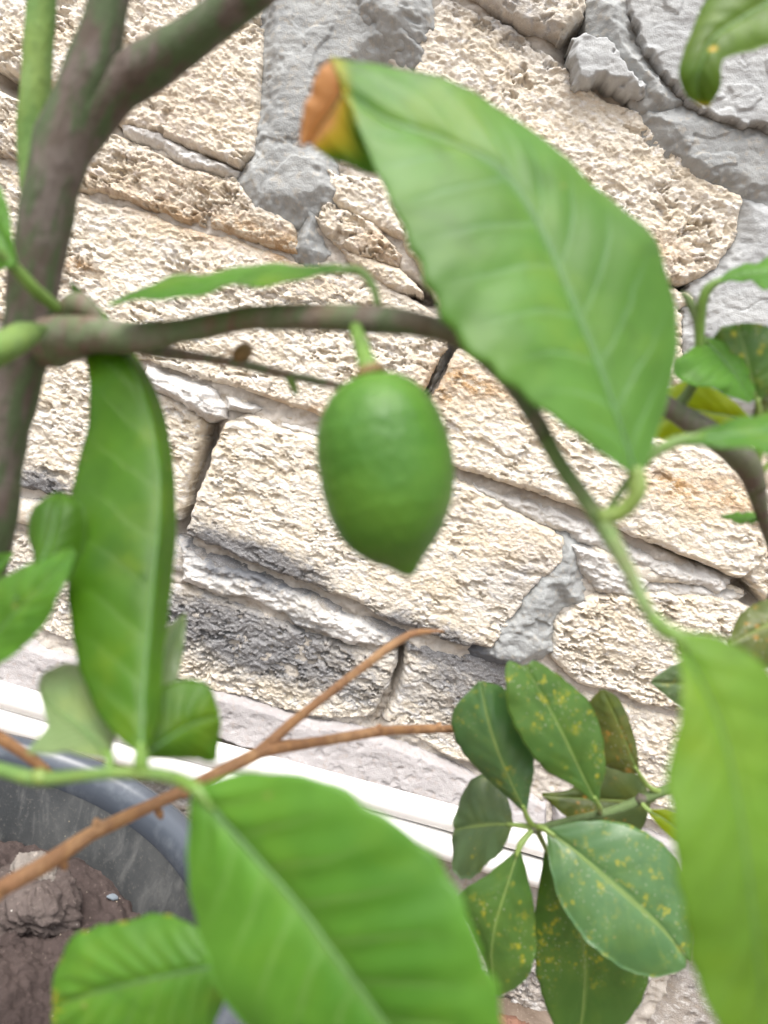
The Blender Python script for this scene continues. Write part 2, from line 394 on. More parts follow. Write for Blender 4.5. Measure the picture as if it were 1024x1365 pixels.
blob('ochre', 270, 290, .16, .02, 0, .8); blob('ochre', 380, 320, .05, .02, 0, .9); blob('ochre', 240, 130, .09, .07, 0, .35); blob('ochre', 510, 330, .05, .025, 0, .6); blob('ochre', 880, 335, .05, .02, 0, .6)
blob('ochre', 105, 360, .02, .012, 0, .9); blob('ochre', 400, 545, .09, .012, 0, .7); blob('ochre', 240, 240, .09, .03, 0, .4); blob('ochre', 720, 740, .12, .03, 0, .25)
blob('grey', 690, 30, .10, .03, 0, .8); blob('grey', 690, 770, .06, .025, 40, .7); blob('grey', 420, 850, .28, .06, 0, .6); blob('grey', 560, 960, .14, .03, 0, .4)
def field(kind, X, Z):
    s = np.zeros(X.shape)
    wx = X + (fbm(X*18, Z*18, 3, 71)-.5)*.05; wz = Z + (fbm(X*18, Z*18, 3, 77)-.5)*.035
    for k, x, z, rx, rz, a, st in BLOBS:
        if k != kind: continue
        dx, dz = wx-x, wz-z
        u = (dx*math.cos(a)+dz*math.sin(a))/rx; v = (-dx*math.sin(a)+dz*math.cos(a))/rz
        s = np.maximum(s, st*np.exp(-(u*u+v*v)*.8))
    return s
HAND = []
def terr(n, k):
    q = n*k; f = np.floor(q); return (f+sm(.62, 1.0, q-f))/k
def relief_stone(X, Z, seed, amp, st=1.0):
    k_ = (.80, 1.0, 1.25, 1.05, .9, 1.4)[(seed//13) % 6]; X = X*k_; Z = Z*k_; amp = amp*(.86, .70, .95, .78, .88)[(seed//7) % 5]/k_**.5
    wx = X + (fbm(X*40, Z*40, 4, 5, .6)-.5)*.016; wz = Z + (fbm(X*40, Z*40, 4, 9, .6)-.5)*.012
    n1 = fbm(wx/.10, wz/.06, 3, 11+seed)-.5
    fl = terr(fbm(wx/(.024*st), wz/.012, 5, 23+seed, .62), 9)-.5
    n3 = fbm(wx/(.0070*st**.5), wz/.0046, 4, 31+seed, .75)-.5
    b = np.abs(2*fbm(wx/.011, wz/.0075, 3, 35+seed, .6)-1)
    pt = fbm(wx/(.013*st), wz/.008, 4, 41+seed, .6); where = sm(.38, .60, fbm(X/.06, Z/.05, 2, 45+seed))
    pit = sm(.56, .66, pt)*where
    crumbs = vn(wx/.0036, wz/.0030, 47+seed)-.5; c2 = vn(X/.0019, Z/.0017, 49+seed)-.5
    return amp*(.010*n1 + .0062*fl + .0066*n3 + .0030*(b-.3) + .0026*crumbs + .0018*c2 - .0090*pit)
def relief_bedded(X, Z, seed, amp): return relief_stone(X, Z, seed, amp, 1.35)
def relief_cement(X, Z, seed, amp):
    wx = X + (fbm(X*14, Z*14, 3, 5+seed)-.5)*.05; wz = Z + (fbm(X*14, Z*14, 3, 9+seed)-.5)*.05
    n1 = fbm(X/.14, Z/.10, 2, 11+seed)-.5
    f1 = fbm(wx/.10, wz/.06, 4, 51+seed); fl = sm(.53, .545, f1)      # flaked second coat
    cr = np.exp(-(np.abs(fbm(wx/.06, wz/.045, 3, 57+seed)-.5)/.010)**2)*sm(.5, .62, fbm(X/.08, Z/.08, 2, 59+seed))
    sc = fbm(X/.05+Z/.02, Z/.007-X/.02, 3, 21+seed)-.5               # trowel drag
    n3 = fbm(X/.005, Z/.005, 3, 31+seed)-.5; n4 = fbm(X/.018, Z/.014, 3, 33+seed)-.5
    return amp*(.009*n1 + .0028*fl - .0018*cr + .0022*sc + .0014*n3 + .0035*n4)
def relief_mortar(X, Z, seed, amp):
    n1 = fbm(X/.03, Z/.014, 3, 11+seed)-.5; n2 = fbm(X/.010, Z/.006, 3, 15+seed)-.5; n3 = fbm(X/.003, Z/.003, 2, 31+seed)-.5
    return amp*(.012*n1 + .009*n2 + .0030*n3 + .0045*(terr(fbm(X/.016, Z/.008, 4, 27+seed, .6), 7)-.5))
def patch(name, poly, mat, res=.0014, base=0.0, relief=relief_stone, amp=1.0, edge=.012, drop=.03, warp=.008, seed=0,
          tilt=(0, 0), back=.06, cut=None, hand=True, round_=2.0, grey=0.0, yoff=0.0, parent=None, grow=0.0):
    poly = np.asarray(poly, float)
    if hand: HAND.append(poly)
    lo = poly.min(0)-warp*1.5-grow; hi = poly.max(0)+warp*1.5+grow
    xs = np.arange(lo[0], hi[0], res); zs = np.arange(lo[1], hi[1], res)
    X, Z = np.meshgrid(xs, zs)
    WX = X + (fbm(X/.045, Z/.045, 3, 61+seed, .55)-.5)*warp*2; WZ = Z + (fbm(X/.045, Z/.045, 3, 67+seed, .55)-.5)*warp*2
    WX += (vn(X/.006, Z/.006, 63+seed)-.5)*warp*.35; WZ += (vn(X/.006, Z/.006, 69+seed)-.5)*warp*.35
    d = poly_sd(WX, WZ, poly) + grow
    if cut:
        for q in cut:
            q = np.asarray(q); a, b = q.min(0)-.03, q.max(0)+.03
            if a[0] > hi[0] or b[0] < lo[0] or a[1] > hi[1] or b[1] < lo[1]: continue
            d = np.minimum(d, -poly_sd(X, Z, q)-.010)
    mk = d > 0
    if mk.sum() < 60: return None
    c = poly.mean(0)
    e = np.clip(1-d/edge, 0, 1)
    h = base + tilt[0]*(X-c[0]) + tilt[1]*(Z-c[1]) + relief(X, Z, seed, amp) - drop*e**round_
    q = mk[:-1, :-1] & mk[1:, :-1] & mk[:-1, 1:] & mk[1:, 1:]
    ids = np.arange(X.size).reshape(X.shape)
    F = np.stack([ids[:-1, :-1][q], ids[:-1, 1:][q], ids[1:, 1:][q], ids[1:, :-1][q]], 1)
    if len(F) < 40: return None
    used, inv = np.unique(F, return_inverse=True); F = inv.reshape(F.shape)
    V = np.stack([X.ravel()[used], YW - yoff - h.ravel()[used], Z.ravel()[used]], 1)
    # skirt into the wall
    E = np.concatenate([F[:, [0, 1]], F[:, [1, 2]], F[:, [2, 3]], F[:, [3, 0]]])
    key = np.sort(E, 1); k1 = key[:, 0].astype(np.int64)*len(V)+key[:, 1]
    uq, idx, cnt = np.unique(k1, return_index=True, return_counts=True)
    be = E[idx[cnt == 1]]
    bv, binv = np.unique(be, return_inverse=True); binv = binv.reshape(be.shape)
    B = V[bv].copy(); B[:, 1] = np.maximum(B[:, 1], YW+back-.001)+.001
    SK = np.stack([be[:, 1], be[:, 0], binv[:, 0]+len(V), binv[:, 1]+len(V)], 1)
    nv = len(V); VV = np.vstack([V, B]); FF = np.vstack([F, SK])
    xs_, zs_ = VV[:, 0], VV[:, 2]
    at_ = dict(stain=field('stain', xs_, zs_), ochre=field('ochre', xs_, zs_), grey=np.clip(field('grey', xs_, zs_)+grey, 0, 1))
    return obj_from(name, VV, FF, mat, parent or wall, attrs=at_)

ST = [  # name, polygon, base, amp, tilt_z, seed
 ([(-60,-60),(60,-60),(355,-60),(352,60),(345,150),(338,205),(318,218),(280,203),(230,183),(165,158),(100,126),(20,93),(-60,63)], .006, 1.0, -.04),
 ([(-60,97),(20,130),(95,160),(160,186),(225,216),(310,238),(335,262),(390,300),(398,338),(350,320),(300,302),(240,287),(180,267),(120,252),(60,227),(-60,182)], .004, 1.5, .05),
 ([(-60,195),(60,238),(120,264),(180,280),(240,300),(300,315),(350,332),(400,350),(440,347),(480,353),(530,388),(588,422),(594,455),(577,500),(560,530),(540,580),(450,558),(400,543),(330,518),(262,499),(200,481),(150,466),(70,438),(-60,398)], -.002, .95, -.07),
 ([(552,20),(600,-5),(640,15),(700,45),(745,85),(800,125),(850,150),(930,232),(992,262),(985,310),(945,360),(925,372),(885,378),(820,340),(740,300),(640,250),(560,215),(535,150),(560,85)], .002, 1.0, -.06),
 ([(520,255),(640,295),(760,345),(880,395),(910,420),(920,560),(840,558),(740,518),(640,465),(602,420),(570,380),(545,330)], .0, 1.0, 0),
 ([(612,467),(650,485),(690,505),(760,545),(830,577),(900,595),(960,607),(1005,650),(1020,700),(1012,745),(985,766),(940,750),(880,723),(820,698),(760,670),(700,650),(650,633),(608,620),(560,598),(552,585),(585,520)], .012, .75, -.03),
 ([(-60,430),(70,475),(150,498),(200,520),(266,560),(260,600),(243,650),(236,693),(180,678),(100,660),(20,648),(-60,618)], .002, .8, -.02),
 ([(304,562),(330,553),(380,572),(440,592),(540,628),(610,642),(700,692),(750,717),(750,745),(700,795),(655,862),(600,850),(540,828),(460,795),(400,770),(330,740),(252,708),(264,670),(287,600)], .008, .62, -.03),
 ([(-60,690),(60,722),(150,752),(240,784),(330,812),(400,845),(460,865),(523,878),(514,920),(493,960),(440,962),(380,947),(300,927),(200,897),(90,852),(-60,802)], -.004, 1.0, .0),
 ([(548,864),(600,872),(660,885),(700,895),(722,930),(695,1000),(640,1030),(560,990),(512,968),(538,910)], -.006, 1.0, .0),
 ([(740,832),(790,795),(870,795),(950,795),(1010,815),(1060,850),(1060,960),(900,943),(840,928),(775,910),(738,880)], .004, 1.1, .0),
 ([(735,897),(775,926),(840,945),(900,960),(1060,985),(1060,1130),(900,1085),(800,1050),(720,1030),(728,960)], -.006, 1.0, .0),
 ([(995,738),(1022,702),(1090,722),(1090,835),(1040,817),(1008,777)], .004, 1.0, 0),
 ([(560,-60),(780,-60),(775,20),(745,48),(700,35),(650,5),(600,-20)], .012, .7, 0),
 ([(438,228),(505,243),(540,312),(500,297),(450,264)], .004, 1.1, 0),
 ([(418,292),(440,274),(500,302),(530,337),(525,352),(450,322)], .006, 1.0, 0),
 ([(455,330),(530,354),(560,388),(520,378),(470,350)], .000, 1.0, 0),
 ([(888,386),(922,394),(930,408),(903,412)], .0, .8, 0),
]
for i, (pl, b, amp, tz) in enumerate(ST):
    small = i >= 13
    patch('stone', px(pl), M['stone'], .0014, b, relief_bedded if i in (5, 7, 10, 11) else relief_stone, amp, .008 if not small else .010, .016, .006, 100+i*13, (0, tz), round_=2.0, grow=.0045)
MO = [  # white mortar squeezed out of the joints
 ([(150,152),(200,164),(260,193),(326,222),(322,240),(255,224),(200,197),(158,182)], .002, 'mortar'),
 ([(192,484),(230,498),(280,518),(302,540),(298,558),(275,560),(235,537),(198,514)], .016, 'mortar'),
 ([(298,524),(345,543),(337,553),(303,549)], .010, 'mortar'),
 ([(345,543),(432,568),(430,592),(385,577)], -.004, 'mortar'),
 ([(608,626),(660,648),(720,668),(790,698),(850,728),(920,753),(990,772),(965,795),(900,782),(830,758),(770,728),(700,694),(640,660)], -.001, 'mortar'),
 ([(236,722),(260,733),(330,760),(400,788),(460,813),(527,852),(517,872),(460,860),(400,840),(330,806),(236,778)], .004, 'mortar'),
 ([(752,710),(830,745),(872,775),(850,805),(800,797),(765,765)], .004, 'mortar'),
 ([(850,765),(990,790),(1010,800),(980,815),(900,805),(855,800)], -.006, 'mortar'),
 ([(-60,640),(40,668),(110,680),(100,712),(20,700),(-60,680)], .0, 'mortar'),
 ([(500,915),(528,905),(520,965),(495,985),(470,975)], -.026, 'bed'),
 ([(592,440),(612,455),(598,490),(580,520),(565,530),(575,490)], -.030, 'cement'),
]
for i, (pl, b, mt) in enumerate(MO):
    patch('mortar', px(pl), M[mt], .0014, b, relief_mortar, 1.0, .014, .03, .007, 400+i*7, hand=False, grow=.002)
CE = [  # smeared grey cement
 ([(352,-60),(470,-60),(552,-40),(552,20),(560,78),(500,78),(430,110),(422,180),(442,235),(448,262),(420,280),(408,284),(340,282),(318,240),(345,200),(352,100)], .009, 'cement', .012),
 ([(400,272),(416,280),(428,335),(415,346),(390,332),(404,300)], .009, 'cement', .006),
 ([(460,-60),(560,-60),(556,40),(520,60),(478,30)], .017, 'cement', .008),
 ([(747,75),(770,52),(802,60),(832,95),(852,132),(820,127),(790,107),(755,102)], .028, 'cement_light', .012),
 ([(798,5),(838,-5),(845,60),(872,105),(905,142),(856,146),(826,92),(802,58)], .018, 'cement', .012),
 ([(828,-60),(1090,-60),(1090,192),(1024,186),(975,165),(925,142),(882,112),(852,75),(835,30)], .022, 'cement_light', .006),
 ([(850,138),(900,148),(960,162),(1090,195),(1090,310),(1000,268),(930,240),(880,185)], .010, 'cement', .006),
 ([(990,268),(1090,288),(1090,560),(1000,560),(925,470),(928,430),(938,395),(950,368),(988,318)], .009, 'cement_light', .012),
 ([(752,715),(775,735),(770,795),(742,795),(727,830),(737,872),(700,892),(652,884),(636,872),(655,842),(700,788),(735,743)], .006, 'cement', .010),
]
for i, (pl, b, mt, ed) in enumerate(CE):
    crisp = i in (3, 5)
    patch('cement_patch', px(pl), M[mt], .0015, b+(0 if crisp else .003), relief_cement, 1.3 if i == 8 else (.9 if crisp else .8), ed*.6 if crisp else .030, (.010 if i == 5 else .022) if crisp else .024,
          .018 if crisp else .012, 600+i*11, hand=True, round_=1.3 if crisp else 1.1, grow=.005 if crisp else .013)
# blocks that carry the wall on beyond the picture
rows = [(-.03, .115), (.285, .445), (.455, .622), (.635, .818), (.83, .905), (.918, 1.10), (1.112, 1.29), (1.30, 1.48), (1.49, 1.67), (1.68, 1.86)]
hand0 = list(HAND)
for ri, (z0, z1) in enumerate(rows):
    x = -2.2 + (ri % 2)*.2
    while x < 2.2:
        L = random.choice((.36, .39, .41)); j = lambda: random.uniform(-.006, .006)
        pl = [(x+j(), z0+j()), (x+L*.5, z0+j()), (x+L+j(), z0+j()), (x+L+j(), (z0+z1)/2), (x+L+j(), z1+j()), (x+L*.5, z1+j()), (x+j(), z1+j())]
        inview = abs(x+L/2) < .75
        patch('stone', pl, M['stone'] if ri else M['stone_low'], .0022 if (ri == 0 and inview) else .006, random.uniform(-.004, .008), relief_stone, 1.0, .012, .03, .006, 900+ri*31+int(x*50), cut=hand0 if ri else None, hand=False, grey=.35 if ri == 0 else 0)
        x += L+.014
bx = axis_pts(-2.3, 2.3, -.70, .80, .0028, 1.08); bz = axis_pts(-.05, 1.9, .05, 1.30, .0028, 1.08)
X_, Z_ = np.meshgrid(bx, bz)
SLOTS = [((275, 560), (243, 712), .010), ((606, 455), (566, 522), .010), ((531, 878), (498, 962), .011), ((778, 25), (785, 52), .022), ((985, 790), (1015, 792), .016), ((0, 95), (60, 135), .012), ((880, 720), (990, 772), .006), ((160, 160), (320, 226), .005), ((905, 400), (985, 300), .006), ((540, 380), (575, 395), .008), ((425, 285), (520, 345), .006)]
H_ = -.012 + (fbm(X_/.05, Z_/.03, 4, 7)-.5)*.016 + (fbm(X_/.014, Z_/.009, 4, 8, .65)-.5)*.016
for a_, b_, w_ in SLOTS:
    a_ = np.array(onwall(*a_)); b_ = np.array(onwall(*b_)); e_ = b_-a_
    t_ = np.clip(((X_-a_[0])*e_[0]+(Z_-a_[1])*e_[1])/(e_@e_), 0, 1)
    H_ -= .045*np.exp(-((X_-a_[0]-t_*e_[0])**2+(Z_-a_[1]-t_*e_[1])**2)/w_**2/1.5)
i_ = np.arange(X_.size).reshape(X_.shape)
f_ = np.stack([i_[:-1, :-1], i_[:-1, 1:], i_[1:, 1:], i_[1:, :-1]], -1).reshape(-1, 4)
z0_ = np.zeros(X_.size)
obj_from('mortar_bed', np.stack([X_, YW-H_, Z_], -1).reshape(-1, 3), f_, M['bed'], wall, attrs=dict(stain=z0_, ochre=z0_, grey=z0_))
def box(name, lo, hi, mat, parent):
    x0, y0, z0 = lo; x1, y1, z1 = hi
    V = [(x0,y0,z0),(x1,y0,z0),(x1,y1,z0),(x0,y1,z0),(x0,y0,z1),(x1,y0,z1),(x1,y1,z1),(x0,y1,z1)]
    return obj_from(name, V, [(0,3,2,1),(4,5,6,7),(0,1,5,4),(1,2,6,5),(2,3,7,6),(3,0,4,7)], mat, parent, smooth=False)
box('wall_core', (-2.3, YW+.062, -.05), (2.3, YW+.20, 1.9), M['bed'], wall)

# rendered ledge at the wall's foot, in slabs
ledge = empty('rendered_ledge', (0, YW, .2), 'smooth pale lilac-grey rendered ledge running above the white pipes', 'ledge')
def relief_ledge(X, Z, seed, amp):
    return amp*(.004*(fbm(X/.06, Z/.03, 3, seed)-.5) + .0016*(fbm(X/.008, Z/.006, 3, seed+5)-.5) - .0025*sm(.60, .80, fbm(X/.012, Z/.009, 4, seed+9)) + .003*(fbm(X/.02, Z/.012, 4, seed+3)-.5))
GL = [[(-60,822),(60,862),(200,902),(300,926),(420,962),(485,973),(530,990),(620,1028),(652,1043),(652,1092),(610,1082),(480,1050),(370,1010),(300,985),(120,932),(40,918),(-60,882)],
      [(657,1045),(700,1058),(731,1072),(731,1172),(702,1162),(690,1120),(657,1096)],
      [(737,1076),(800,1092),(900,1120),(1060,1172),(1060,1240),(900,1200),(737,1172)]]
for i, pl in enumerate(GL):
    patch('slab', px(pl), M['ledge'], .0016, .012, relief_ledge, 1.0, .007, .022, .004, 800+i*9, (0, -.16), parent=ledge, hand=False)
za = onwall(-60, 850)
for k, (xa, xb, z0, z1) in enumerate([(-1.25, -.48, .175, .262), (-2.1, -1.26, .175, .262), (.76, 1.45, .205, .285), (1.46, 2.2, .205, .285)]):
    patch('slab', [(xa, z0), (xb, z0), (xb, z1), (xa, z1)], M['ledge'], .006, .012, relief_ledge, 1.0, .007, .022, .003, 830+k, (0, -.16), parent=ledge, hand=False)
# white pipes
def pipe(a, b, rad, yoff, label, seed):
    xa, za = onwall(*a, YW-yoff); xb, zb = onwall(*b, YW-yoff)
    k = (zb-za)/(xb-xa)
    xs = np.linspace(-2.0, 2.0, 160)
    C = np.stack([xs, np.full(160, YW-yoff)+.0015*np.sin(xs*5+seed), za+k*(xs-xa)+.0015*np.sin(xs*7+seed)], 1)
    o = tube('pipe', C, np.full(160, rad), M['pvc'], None, 24)
    tag(o, label, 'pipe', 'pipes along the wall foot')
    for xc in (-.95, .84, 1.6):
        zc = za+k*(xc-xa)
        tube('pipe_clip', [(xc-.008, YW-yoff, zc-.008*k), (xc+.008, YW-yoff, zc+.008*k)], [rad+.0025]*2, M['pvc'], o, 20)
    return o
pipe((0, 924), (600, 1092), .0165, .030, 'upper white plastic pipe tucked right under the grey ledge', 0)
pipe((0, 957), (600, 1128), .0180, .034, 'lower white plastic pipe just above the bottom stones', 2)

# ------------------------------------------------------------------ plant pot, soil, rocks
PC = np.array([-.189, .414]); PR, PZ = .210, .32
pot = empty('plant_pot', (PC[0], PC[1], 0), 'large round black plastic pot with dusty inner wall and shiny rim', 'pot')
def lathe(name, prof, mat, parent, c, n=96, wob=0.0):
    th = np.linspace(0, 2*math.pi, n, endpoint=False); V = []
    for r, z in prof:
        rr = r*(1+wob*np.sin(2*th+.6)+wob*.6*np.sin(3*th+2))
        V.append(np.stack([c[0]+rr*np.cos(th), c[1]+rr*np.sin(th), np.full(n, z)], 1))
    f = []
    for i in range(len(prof)-1):
        for j in range(n): f.append((i*n+j, i*n+(j+1) % n, (i+1)*n+(j+1) % n, (i+1)*n+j))
    return obj_from(name, np.vstack(V), f, mat, parent)
lathe('pot_wall', [(.001,-.012),(.16,-.012),(.165,.0),(.195,.296),(.197,.300),(.192,.302),(.188,.296),(.172,.10),(.12,.02),(.001,.02)], M['pot'], pot, PC, wob=.006)
lathe('rim', [(.193,.282),(.204,.280),(.211,.286),(.2135,.298),(.212,.311),(.206,.320),(.198,.3225),(.190,.318),(.1865,.308),(.186,.296),(.193,.282)], M['pot_rim'], pot, PC, wob=.006)
for a in (R(38), R(218)):
    c = PC+.222*np.array([math.cos(a), math.sin(a)]); t = np.array([-math.sin(a), math.cos(a)]); o_ = np.array([math.cos(a), math.sin(a)])
    s = np.linspace(-1, 1, 17)
    C = [(*(PC+.207*o_+t*.045*k+o_*.030*(1-k**4)), .297-.004*(1-k*k)) for k in s]
    tube('handle', C, np.full(17, .0075), M['pot'], pot, 12)
SZ = .243
rs = np.linspace(0, .184, 130); th = np.linspace(0, 2*math.pi, 460, endpoint=False)
RR, TH = np.meshgrid(rs, th, indexing='ij')
sx = PC[0]+RR*np.cos(TH); sy = PC[1]+RR*np.sin(TH)
sz = SZ + (fbm(sx*22, sy*22, 4, 91)-.5)*.020 + (fbm(sx*120, sy*120, 4, 95, .6)-.5)*.011 + .004*(terr(fbm(sx*60, sy*60, 4, 97), 7)-.5) + .010*sm(.04, .0, np.hypot(sx+.135, sy-.28)) - .004*sm(.165, .184, RR)
i_ = np.arange(RR.size).reshape(RR.shape); j_ = np.roll(i_, -1, 1)
f_ = np.stack([i_[:-1], j_[:-1], j_[1:], i_[1:]], -1).reshape(-1, 4)
tag(obj_from('soil', np.stack([sx, sy, sz], -1).reshape(-1, 3), f_, M['soil']), 'dark brown potting soil filling the black pot', 'soil', kind='stuff')
def rock(name, c, r, mat, label, cat, seed, group=None, n=56):
    th = np.linspace(0, math.pi, n); ph = np.linspace(0, 2*math.pi, 2*n, endpoint=False)
    T, P_ = np.meshgrid(th, ph, indexing='ij')
    d = np.stack([np.sin(T)*np.cos(P_), np.sin(T)*np.sin(P_), np.cos(T)], -1)
    k = 1+.5*(fbm(d[..., 0]*2.1+d[..., 2]*1.3+seed, d[..., 1]*2.1-d[..., 2]*1.1+seed, 3, seed)-.5)+.5*(terr(fbm(d[..., 0]*3+d[..., 2]*2, d[..., 1]*3-d[..., 2]*2+seed, 4, seed+2, .6), 6)-.5)+.14*(fbm(d[..., 0]*14+d[..., 2]*9, d[..., 1]*14-d[..., 2]*9+seed, 3, seed+5)-.5)
    V = np.asarray(c)+d*k[..., None]*np.asarray(r)
    i_ = np.arange(T.size).reshape(T.shape); j_ = np.roll(i_, -1, 1)
    f_ = np.stack([i_[:-1], i_[1:], j_[1:], j_[:-1]], -1).reshape(-1, 4)
    return tag(obj_from(name, V.reshape(-1, 3), f_, mat), label, cat, group)
def onplane(x, y, z):
    q = ray(x, y); return CAM+q*((z-CAM[2])/q[2])
c = onplane(45, 1200, SZ+.004); rock('rock', c, (.036, .030, .020), M['rock'], 'earth-caked brown rock half sunk in the pot soil', 'rock', 3)
c = onplane(45, 1158, SZ+.020); rock('rock', c, (.017, .014, .010), M['rock_pale'], 'dull tan stone lying on top of the brown rock', 'stone', 6)
c = onplane(150, 1196, SZ+.004); rock('stone_chip', c, (.0045, .003, .002), M['slate'], 'tiny blue-grey stone chip near the pot wall', 'stone', 9, n=12)
c = onplane(680, 1392, .0); rock('brick_fragment', (c[0], c[1], .004), (.045, .030, .020), M['terra'], 'terracotta brick fragment on the ground below the speckled leaves', 'brick', 12)

def gravel(n=260):
    V, F = [], []
    o8 = np.array([(1,0,0),(-1,0,0),(0,1,0),(0,-1,0),(0,0,1),(0,0,-1),(.62,.62,.4),(-.6,.62,.42),(.6,-.64,.4),(-.62,-.6,.42)])
    fs = [(6,4,0),(6,2,4),(6,0,2),(7,4,2),(7,1,4),(7,2,1),(8,4,3),(8,0,4),(8,3,0),(9,4,1),(9,3,4),(9,1,3),(0,5,2),(2,5,1),(1,5,3),(3,5,0)]
    rg = np.random.default_rng(5)
    for _ in range(n):
        x, y = rg.uniform(-.9, 1.3), rg.uniform(.1, .92)
        if math.hypot(x-PC[0], y-PC[1]) < .2: continue
        gi = int(np.argmin(abs(gy-y))), int(np.argmin(abs(gx-x)))
        r = rg.uniform(.003, .010)
        q = o8*rg.uniform(.7, 1.25, (10, 3))*r*np.array([1, 1, .7])
        a = rg.uniform(0, 6.28); q = np.stack([q[:, 0]*math.cos(a)-q[:, 1]*math.sin(a), q[:, 0]*math.sin(a)+q[:, 1]*math.cos(a), q[:, 2]], 1)
        k = len(V)*10; V.append(q+np.array([x, y, GZ[gi]+r*.3])); F += [tuple(i+k for i in f) for f in fs]
    return tag(obj_from('gravel', np.vstack(V), F, M['rock_pale']), 'loose grit and small pebbles strewn over the brown earth', 'gravel', kind='stuff')
gravel()

# ------------------------------------------------------------------ leaves
def leaf(parent, mid, left, right, mat, dl=0.0, dr=0.0, camber=.06, vein=.0005, nv=10, wavy=.0008, seed=0, thick=.00035, nt_=72, ns=12,
         stalk=None, stalk_mat=None, rib='rib', ribw=.0011, dry=None, name='leaf', sign=1, ribk=.42):
    m2 = catmull(mid, nt_+1); L2 = catmull([p[:2] for p in left], nt_+1); R2 = catmull([p[:2] for p in right], nt_+1)
    t = np.linspace(0, 1, nt_+1); bow = np.sin(math.pi*np.clip(t, 0, 1))**.7
    Mw = np.array([at(*q) for q in m2])
    Lw = np.array([at(a[0], a[1], d+dl*b) for a, d, b in zip(L2, m2[:, 2], bow)])
    Rw = np.array([at(a[0], a[1], d+dr*b) for a, d, b in zip(R2, m2[:, 2], bow)])
    cz = lambda k: (1+.020*(2*vn(t*26+seed, t*0+k, 3+seed)-1)+.010*np.sin(t*70+seed+k))[:, None]
    Lw = Mw+(Lw-Mw)*cz(1); Rw = Mw+(Rw-Mw)*cz(5)
    T = np.gradient(Mw, axis=0); T /= np.linalg.norm(T, axis=1)[:, None]+1e-9
    cols = []; uv = []
    S_ = np.concatenate([-np.linspace(1, 0, ns, endpoint=False), [0], np.linspace(0, 1, ns+1)[1:]])
    Nrm = np.cross(Rw-Lw, T); Nrm /= np.linalg.norm(Nrm, axis=1)[:, None]+1e-9
    fl = np.sign(np.sum(Nrm*(CAM-Mw), 1)); fl[fl == 0] = 1; Nrm *= np.sign(fl.sum() or 1)
    G = np.zeros((nt_+1, len(S_), 3))
    for j, s in enumerate(S_):
        E = Lw if s < 0 else Rw; a = abs(s)
        w = np.linalg.norm(E-Mw, axis=1)
        P = Mw+(E-Mw)*a
        hgt = camber*w*sign*(4*a*(1-a)) - .0006*np.exp(-(a*w/.0012)**2)
        phv = t*nv-a*1.7+.25*np.sin(t*9+seed); fr = np.abs((phv-np.floor(phv))-.5)*2
        hgt += vein*(fr**1.0)*np.minimum(1, a*5)*(1-a**3)*np.minimum(1, w/.01)
        hgt += wavy*a*a*(np.sin(t*17+seed+(2 if s < 0 else 0))+.6*np.sin(t*31+seed*2))*np.minimum(1, w/.01)
        G[:, j] = P+Nrm*hgt[:, None]
    nr, nc = G.shape[:2]
    du = np.gradient(G, axis=0); dv = np.gradient(G, axis=1)
    NN = np.cross(dv, du); NN /= np.linalg.norm(NN, axis=2)[..., None]+1e-9
    NN *= np.sign(np.sum(NN*Nrm[:, None]))
    top = G; bot = G-NN*thick
    ids = np.arange(nr*nc).reshape(nr, nc); k = nr*nc
    q = np.stack([ids[:-1, :-1], ids[:-1, 1:], ids[1:, 1:], ids[1:, :-1]], -1).reshape(-1, 4)
    F = [q, (q+k)[:, ::-1]]
    for e in (ids[:, 0], ids[:, -1], ids[0, :], ids[-1, :]):
        F.append(np.stack([e[:-1], e[1:], e[1:]+k, e[:-1]+k], 1))
    uvs = np.stack(np.meshgrid(t, .5+.5*S_, indexing='ij'), -1).reshape(-1, 2); uvs = np.vstack([uvs, uvs])
    at_ = {'dry': np.zeros(2*k)}
    if dry is not None:
        v = dry(np.meshgrid(t, S_, indexing='ij')[0], np.meshgrid(t, S_, indexing='ij')[1]).ravel(); at_['dry'] = np.r_[v, v]
    o = obj_from(name, np.vstack([top.reshape(-1, 3), bot.reshape(-1, 3)]), np.vstack(F), M[mat], parent, uv=uvs, attrs=at_)
    jm = int(np.argmin(np.abs(S_)))
    cen = G[:, jm]; rad = ribw*(1-.8*t)*ribk
    tube('midrib', cen[:-3]+NN[:-3, jm]*(rad[:-3]*.15)[:, None], rad[:-3], M[rib], o, 8)
    if stalk: 
        qs = catmull(stalk, 16)
        tube('petiole', [at(a, b, d) for a, b, d, w in qs], [w*.5*d/FPX for a, b, d, w in qs], M[stalk_mat or 'petiole'], o, 10, .05, seed)
    return o
def simple_leaf(parent, base, tip, wpx, mat, bend=0.0, tiltd=0.0, **k):
    """leaf from base (x,y,d) to tip (x,y,d) with half width wpx on each side"""
    b, e = np.array(base, float), np.array(tip, float)
    t = np.linspace(0, 1, 7); d2 = (e-b)[:2]; L = np.linalg.norm(d2); n = np.array([-d2[1], d2[0]])/L
    mid = [(*(b[:2]+d2*u+n*bend*L*math.sin(math.pi*u)), b[2]+(e[2]-b[2])*u) for u in t]
    prof = [0, .62, .93, 1.0, .86, .52, 0]
    if isinstance(wpx, (int, float)): wpx = (wpx, wpx)
    Lf = [(m[0]+n[0]*wpx[0]*p, m[1]+n[1]*wpx[0]*p) for m, p in zip(mid, prof)]
    Rt = [(m[0]-n[0]*wpx[1]*p, m[1]-n[1]*wpx[1]*p) for m, p in zip(mid, prof)]
    return leaf(parent, mid, Lf, Rt, mat, **k)

